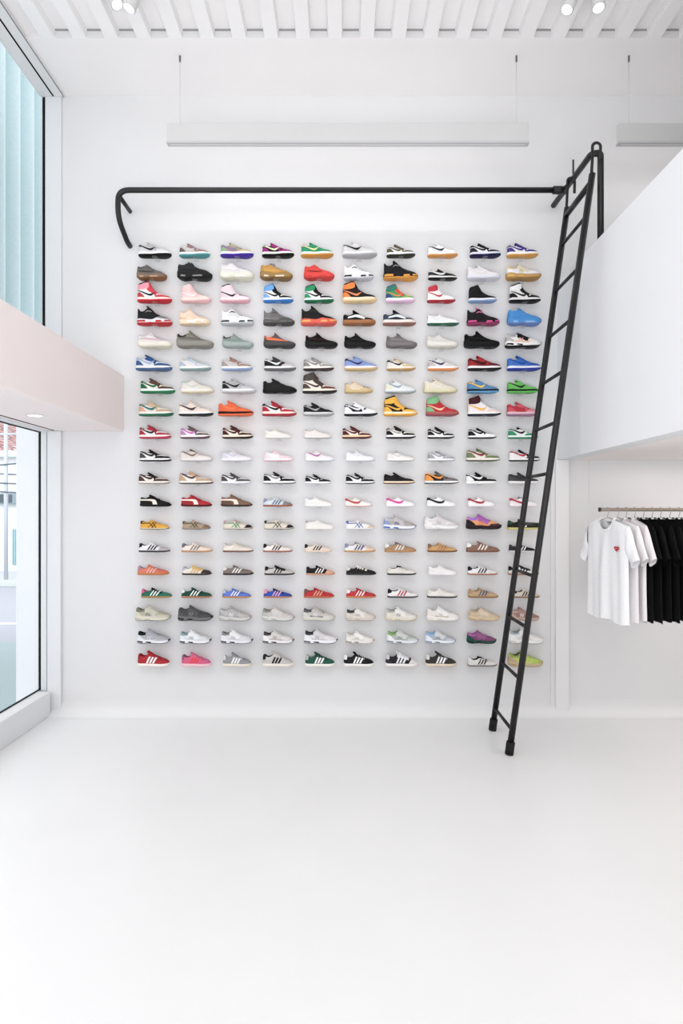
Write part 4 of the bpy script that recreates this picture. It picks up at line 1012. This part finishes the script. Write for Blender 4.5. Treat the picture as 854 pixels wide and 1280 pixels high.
205 330 R white runner with pale blue collar|u=e8ebee e=f0f2f4 k=90aab0 h=e8eef2 x=e0e4e8 m=dcdcdc w=b0bcc4 s=f0f4f8 o=44484c a=2c3034 l=eee n=8aa
367 495 R white and grey runner with black toe tip|u=e8e8ea e=f0f0f2 k=8c8c90 h=ececf0 x=dcdce0 m=e0e0e2 w=c0c0c8 s=ececf6 o=5c5c64 a=2c2c30 l=ddd n=777
532 657 R white runner with dark collar lining|u=eae6e4 e=d8d4d0 k=4c4448 h=f4f2f2 x=c4bcb8 m=dcd6d2 w=b0a8a4 s=f0eef2 o=5c585c a=2c2a2c l=ddd n=333
695 830 R white runner with black heel lining, raised tongue|u=eaeaec e=dcd8dc k=3a3a40 h=f4f4f6 x=d0ccd0 m=e8e4e6 w=bcbcc4 s=f4f4fa o=5c5c64 a=4a4a50 l=ccc n=333
38 152 R ivory white running sneaker with beige shadows|u=eeebe4 e=f4f2ee k=d8d2c4 h=f0ece4 x=e0dcd0 m=f0ece6 w=d4d0c4 s=f0ece8 o=b8b0a8 a=8c8880 l=eee
200 327 R silver runner with light green lining|u=bcc0bc e=d0d4d0 k=88b468 h=f0f2f2 x=b4b8b8 m=ccd0d0 w=a0a8a4 s=eceef2 o=8a949c a=788494 l=ddd n=7a5
352 475 R silver runner with sky blue collar|u=b4bcc4 e=d4d8dc k=8cb8e4 h=e4ecf8 x=b0b4bc m=c8ccd0 w=98a4b0 s=eef2fa o=7c8ca4 a=8a94ac l=ddd n=8bd
517 634 R plum purple runner with dark green sole|u=8a4c7c e=9c5c8e k=b060a0 h=1c4c44 x=804474 m=884870 w=a86898 s=1f4a40 o=163c34 a=123028 l=85a n=a5a
680 820 R white runner with grey-blue lining behind ladder|u=ecebea e=e8e6e4 k=a8b4bc h=f4f4f4 x=e4e0dc m=efebe8 w=bcc0c4 s=f0f0ee o=aca8a4 a=d8d4cc l=eee n=9aa
38 167 C red suede sneaker with white stripes|u=b8202c m=b41e2a k=a01824 e=b01c28 h=b8202c w=fff s=fbf4ee o=ece0d4 l=c34
212 330 C pink suede sneaker with red stripes|u=e05a84 m=e06090 k=8c5c78 e=e06890 h=e4608a w=f4383c s=f8ccd4 o=f0b8c0 l=f28
375 490 C grey suede sneaker with white stripes|u=96969a m=9c9ca0 k=dcdcde e=94949a h=96969a w=fff s=f4ebda o=e4d8c4 l=eee
532 655 C pale grey suede sneaker with black stripes|u=ccc8c4 m=c8c4c0 k=242424 e=d0ccc8 h=ccc8c4 w=1c1c1c s=f6f0e6 o=ece0d0 l=ddd
700 820 C dark green suede sneaker with white stripes|u=205848 m=246050 k=b4bcb4 e=1c5040 h=205848 w=fff s=fbf8f2 o=ece4d8 l=254
30 152 C black suede sneaker with white stripes|u=1c1a1c m=1c1a1c k=f0f0f0 e=1a181a h=1c1a1c w=fff s=fbf8f4 o=ece6de l=eee n=ddd
195 325 C black suede sneaker with fat white crisscross laces|u=28262c m=e8e4e0 k=d0ccd4 e=e4e0e4 h=34323c w=f4f2f6 s=fbf6f4 o=ece0dc l=fff n=ccc
353 478 C charcoal suede sneaker with white stripes, beige sole|u=34322f m=383633 k=dcdad4 e=34322f h=383633 w=fff s=ecdcc4 o=d8c4a4 l=eee n=ddd
520 638 S off-white sneaker with black stripes and tongue|u=e4e2de m=e8e4e0 k=e4e2de e=dedcd8 h=e4e2de w=161616 s=b8b4b0 o=3c3c3c l=111 g=111 n=222
680 818 R lime green mesh runner behind ladder foot|u=c4d864 e=b8cc60 k=98a848 h=c8a88c x=d0e070 m=b4cc50 w=a8b84c s=ccb890 o=b09468 a=b89c70 l=cd8 n=564
""".strip().split('\n')
assert len(SHOES) == 190, len(SHOES)
BOWS = {(1, 1), (1, 3), (3, 8), (4, 6), (4, 7), (6, 4), (6, 7), (10, 4), (17, 4), (18, 6), (18, 5), (18, 8), (13, 8), (14, 6)}
ORD = ['first', 'second', 'third', 'fourth', 'fifth', 'sixth', 'seventh', 'eighth', 'ninth', 'tenth', 'eleventh', 'twelfth', 'thirteenth',
       'fourteenth', 'fifteenth', 'sixteenth', 'seventeenth', 'eighteenth', 'nineteenth']
YS = D - .072
SS = YS / D
acrylic = clear_mat('clear_acrylic', (.95, .96, .97), .09)
shelf_me = MB().box(-.02, .02, -.02, .071, -.003, 0).box(-.02, .02, .067, .0715, -.012, -.003)
shelf_me = mesh_from('shelf', shelf_me.V, shelf_me.F, False)
shelf_me.materials.append(acrylic)
for i, line in enumerate(SHOES):
    head, cols = line.split('|')
    a, b, arch, look = head.split(' ', 3)
    r, c = divmod(i, 10)
    base = 160 if c < 5 else 420
    px0 = base + float(a) / 3.163; px1 = base + float(b) / 3.163
    L = (px1 - px0) * SS / PM / 1.024
    xc = ((px0 + px1) / 2 - 427) * SS / PM
    z = EYE + (314 - 27.95 * r) / PM
    K = dict(kv.split('=') for kv in cols.split())
    u = K['u']
    for k_ in 'tmehkx':
        K.setdefault(k_, u)
    K.setdefault('g', K['e']); K.setdefault('n', K['k'] if K['k'] != u else u); K.setdefault('a', K['s']); K.setdefault('w', u)
    sfx = ', %s from left, %s row down' % (ORD[c], ORD[r])
    root = empty('sneaker', (xc - L / 2, YS, z + .0008), look + sfx, 'sneaker', 'sneakers on the display wall', rz=0)
    yaw = random.uniform(-.03, .03)
    root.rotation_euler.z = yaw
    root.location.x += L / 2 * (1 - math.cos(yaw)); root.location.y -= L / 2 * math.sin(yaw)
    for nm, me in ARCHM[arch].items():
        if nm == 'lace_bow' and (r, c) not in BOWS:
            continue
        o = bpy.data.objects.new(nm, me)
        o.scale = (L, L, L)
        o.parent = root
        C.objects.link(o)
        kd = KIND.get(nm, 'leather')
        if nm == 'upper' and arch in 'YBR':
            kd = 'knit'
        o.material_slots[0].link = 'OBJECT'
        o.material_slots[0].material = mat(K[KEYS[nm]], kd)
    sh = bpy.data.objects.new('shoe_shelf', shelf_me)
    sh.location = (xc, YS, z)
    tag(sh, 'small clear acrylic bracket on the wall holding up one sneaker', 'shelf', 'clear brackets under the sneakers')
    C.objects.link(sh)

# ------------------------------------------------------------------ clothes rail and T-shirts
YT = D * .85
rod_z = EYE + 3 * .85 / PM
xr0 = (750 - 427) * .85 / PM
rod = empty('clothes_rod', (xr0, YT, rod_z), 'brushed metal clothes rod under the mezzanine holding T-shirts', 'rod')
MB().tube([(0, 0, 0), (2.3, 0, 0)], .0125, 14).obj('tube', mat('9a8c80', 'metal', .25), rod)
MB().tube([(-.006, 0, 0), (.004, 0, 0)], .0155, 14).obj('end_cap', mat('2c2826', 'metal'), rod)
for k in (1.2, 2.1):
    MB().tube([(k, 0, 0), (k, 0, zm0 - rod_z - .001)], .007, 8).obj('hanger_post', mat('9a8c80', 'metal', .25), rod)

def top_line(u):
    a = abs(u)
    return .715 - .012 * (a / .1) ** 1.0 if a < .1 else .703 - (a - .1) / .15 * .045
def tee_mesh(seed):
    rnd = random.Random(seed)
    ph = [rnd.uniform(0, 6) for _ in range(4)]
    U = .245; nk = .088
    nu, nz = 44, 30
    mb = MB()
    def wid(t):   # half width by height fraction (0 hem, 1 shoulder)
        return U * (1 - .03 * math.sin(PI * t)) * (1 if t < .9 else 1)
    for side in (1, -1):
        rows = []
        for j in range(nz + 1):
            t = j / nz
            row = []
            for i in range(nu + 1):
                q = -1 + 2 * i / nu
                uu = wid(t) * q
                top = top_line(uu)
                if abs(uu) < nk:
                    d = (.085 if side == 1 else .018) * math.sqrt(max(0, 1 - (uu / nk) ** 2))
                    top = .712 - d
                hem = .008 * math.sin(uu * 22 + ph[0]) + (.0 if side == 1 else -.012)
                zz = hem + (top - hem) * t
                e = math.sqrt(max(0, 1 - q * q))
                th = (.034 - .012 * t) * e ** .6 * (1 if t < .97 else .8)
                fold = (.011 * math.sin(uu * 30 + ph[1]) + .007 * math.sin(uu * 57 + ph[2] + zz * 3)) * (1 - t) ** .7 * e
                fold += .006 * math.sin((zz * 9 + abs(uu) * 25) + ph[3]) * e * t
                row.append((uu, -side * th + fold, zz))
            rows.append(row)
        mb.grid(rows)
    # sleeves: hang down from the shoulder
    for sg in (1, -1):
        rows = []
        for j in range(9):
            t = j / 8
            ctop = Vector((.238 + .105 * t, 0, .662 - .19 * t - .03 * t * t))
            cbot = Vector((.225 + .06 * t, 0, .475 - .09 * t))
            ring = []
            for k in range(17):
                an = 2 * PI * k / 16
                f = .5 - .5 * math.cos(an)
                p = ctop.lerp(cbot, f)
                p.x += .004 * math.sin(f * 12 + ph[0])
                ring.append((sg * p.x, .022 * math.sin(an) * (1 + .25 * math.sin(t * 7)), p.z))
            rows.append(ring)
        mb.grid(rows)
    return mesh_from('tee_body', mb.V, mb.F)
def neck_mesh():
    mb = MB()
    pts = []
    for k in range(28):
        a = 2 * PI * k / 28
        x = .088 * math.cos(a)
        s_ = math.sin(a)
        z = .712 - (.085 * -s_ if s_ < 0 else .018 * s_)
        y = -.020 if s_ < 0 else .020
        y = y * abs(s_) ** .5
        pts.append((x, y, z))
    mb.tube(pts, .009, 8, closed=True, flat=.4)
    return mesh_from('tee_neck', mb.V, mb.F)
tees_m = [tee_mesh(k) for k in (1, 2, 3)]
neck_m = neck_mesh()
wht = mat('f6f6f8', 'cloth'); wht2 = mat('f2eef0', 'cloth'); blk = mat('0c0d0f', 'cloth')
hk = [763, 772.5, 783, 793.5, 804.5, 815.5, 826, 837.5, 849, 860, 872]
looks = ['white T-shirt with red heart, frontmost on the rod', 'second white T-shirt, just behind the one with the heart',
         'third white T-shirt, last before the black ones', 'first black T-shirt, directly behind the white ones',
         'second black T-shirt from the white ones', 'third black T-shirt from the white ones', 'fourth black T-shirt from the white ones',
         'fifth black T-shirt from the white ones', 'sixth black T-shirt from the white ones, near the frame edge', 'black T-shirt cut by the right frame edge']
hm = MB()
hk_pts = []
for k in range(13):
    a = PI * 1.0 - (PI * 1.25) * k / 12 + PI * .12
    hk_pts.append((0, .0165 * math.cos(a), .0165 * math.sin(a) - .000))
hk_pts = [(0, .0165 * math.cos(PI * 1.15 - PI * 1.25 * k / 12), .0165 * math.sin(PI * 1.15 - PI * 1.25 * k / 12)) for k in range(13)]
hpts = hk_pts + [(0, .008, -.026), (0, 0, -.04), (0, 0, -.055)]
hm.tube([(p[1], 0, p[2]) if False else (p[1], 0, p[2]) for p in hpts], .0022, 6)
hook_me = mesh_from('hook', hm.V, hm.F)
hb = MB()
hb.tube([(0, 0, -.055), (-.05, 0, -.067), (-.2, 0, -.118), (-.205, 0, -.128), (-.19, 0, -.132), (.19, 0, -.132), (.205, 0, -.128), (.2, 0, -.118), (.05, 0, -.067), (0, 0, -.055)], .0022, 6)
arm_me = mesh_from('shoulder_wire', hb.V, hb.F)
chrome = mat('a8a4a0', 'metal', .25)
for i, hx in enumerate(hk[:10]):
    X = (hx - 427) * .85 / PM
    X -= .018 if i == 0 else 0
    rz = -PI / 2 + [.12, .1, .08, .03, .01, .02, 0, .02, .01, 0][i]
    # local x (width) -> towards the room (-y); local -y (front) -> faces -x
    h = empty('wire_hanger', (X, YT, rod_z + .0), ('thin wire hanger carrying the %s' % looks[i].split(',')[0]).replace(' with red heart', ' with the red heart'), 'hanger', 'wire hangers on the rod', rz=rz)
    o = bpy.data.objects.new('hook', hook_me); o.parent = h; C.objects.link(o); o.data.materials.append(chrome) if not o.data.materials else None
    o = bpy.data.objects.new('shoulder_wire', arm_me); o.parent = h; C.objects.link(o); o.data.materials.append(chrome) if not o.data.materials else None
    z0 = rod_z - .722 - .050 + (.0215 if i else 0)
    t = empty('t_shirt', (X, YT, z0), looks[i], 't-shirt', 'T-shirts on the rod', rz=rz)
    m = (wht if i < 1 else wht2) if i < 3 else blk
    for nm, me in (('body', tees_m[i % 3]), ('neck_ribbing', neck_m)):
        o = bpy.data.objects.new(nm, me); o.parent = t; C.objects.link(o)
        if not me.materials:
            me.materials.append(None)
        o.material_slots[0].link = 'OBJECT'; o.material_slots[0].material = m
        if i > 0:
            o.scale = (.93 if i > 2 else .97, .72, .97)
    if i == 0:
        # heart badge on the wearer's left breast, with two small eyes
        hb_ = MB(); V = []; n = 28
        for k in range(n):
            a = 2 * PI * k / n
            V.append((.0017 * 16 * math.sin(a) ** 3, 0, .0013 * (13 * math.cos(a) - 5 * math.cos(2 * a) - 2 * math.cos(3 * a) - math.cos(4 * a))))
        hb_.add(V + [(v[0], -.002, v[2]) for v in V], [tuple(range(n)), tuple(range(n, 2 * n))] + [(k, (k + 1) % n, n + (k + 1) % n, n + k) for k in range(n)])
        hrt = hb_.obj('heart_badge', mat('c41830', 'cloth'), t, smooth=False, loc=(.16, -.036, .505))
        for ex in (-.009, .009):
            e_ = MB()
            V = [(ex + .004 * math.cos(2 * PI * k / 12), -.0026, .002 + .0025 * math.sin(2 * PI * k / 12)) for k in range(12)]
            e_.add(V, [tuple(range(12))])
            e_.obj('badge_eye', mat('f4f4f4', 'cloth'), hrt, smooth=False)
        lb = MB()
        for k in range(6):
            lb.box(-.028 + k * .0098, -.0215 + k * .0098, .012, .0135, .678, .684)
        for k in range(4):
            lb.box(-.014 + k * .0075, -.0095 + k * .0075, .012, .0135, .668, .672)
        lb.obj('neck_print', mat('4c4c50', 'cloth'), t, smooth=False)

# ------------------------------------------------------------------ light
w = bpy.data.worlds.new('sky'); bpy.context.scene.world = w; w.use_nodes = True
bg = w.node_tree.nodes['Background']
bg.inputs['Color'].default_value = (.97, .98, 1, 1); bg.inputs['Strength'].default_value = 1.30
def area(name, loc, rot, sx, sy, e, c=(1, 1, 1)):
    l = bpy.data.lights.new(name, 'AREA'); l.shape = 'RECTANGLE'; l.size = sx; l.size_y = sy; l.energy = e; l.color = c
    o = bpy.data.objects.new(name, l); o.location = loc; o.rotation_euler = rot; link(o); return o
area('shop_light', (0, .6, ZC - .1), (math.radians(20), 0, 0), 3.6, 2.5, 34, (1, .985, .965))
area('floor_bounce', (0, -1.5, .4), (math.radians(180), 0, 0), 4, 3, 185, (1, .985, .975))
area('window_daylight', (XG - .3, 1.5, 2.6), (0, math.radians(-90), 0), 4.5, 5, 20, (.9, .96, 1))
area('street_daylight', (-9, 7.5, 5), (math.radians(75), 0, 0), 6, 4, 420, (.97, .99, 1))
area('mezzanine_light', (2.9, 3.4, zm0 - .03), (0, 0, 0), 1.4, 2.2, 13, (1, .92, .87))

# ------------------------------------------------------------------ camera
cd = bpy.data.cameras.new('camera'); cam = bpy.data.objects.new('camera', cd); link(cam)
cam.location = (0, 0, EYE); cam.rotation_euler = (math.radians(90), 0, 0)
cd.sensor_fit = 'VERTICAL'; cd.sensor_height = 24; cd.lens = F / 1280 * 24
cd.clip_start = .05; cd.clip_end = 200
bpy.context.scene.camera = cam
sc = bpy.context.scene
sc.view_settings.view_transform = 'Standard'
sc.view_settings.look = 'None'
sc.view_settings.exposure = 0
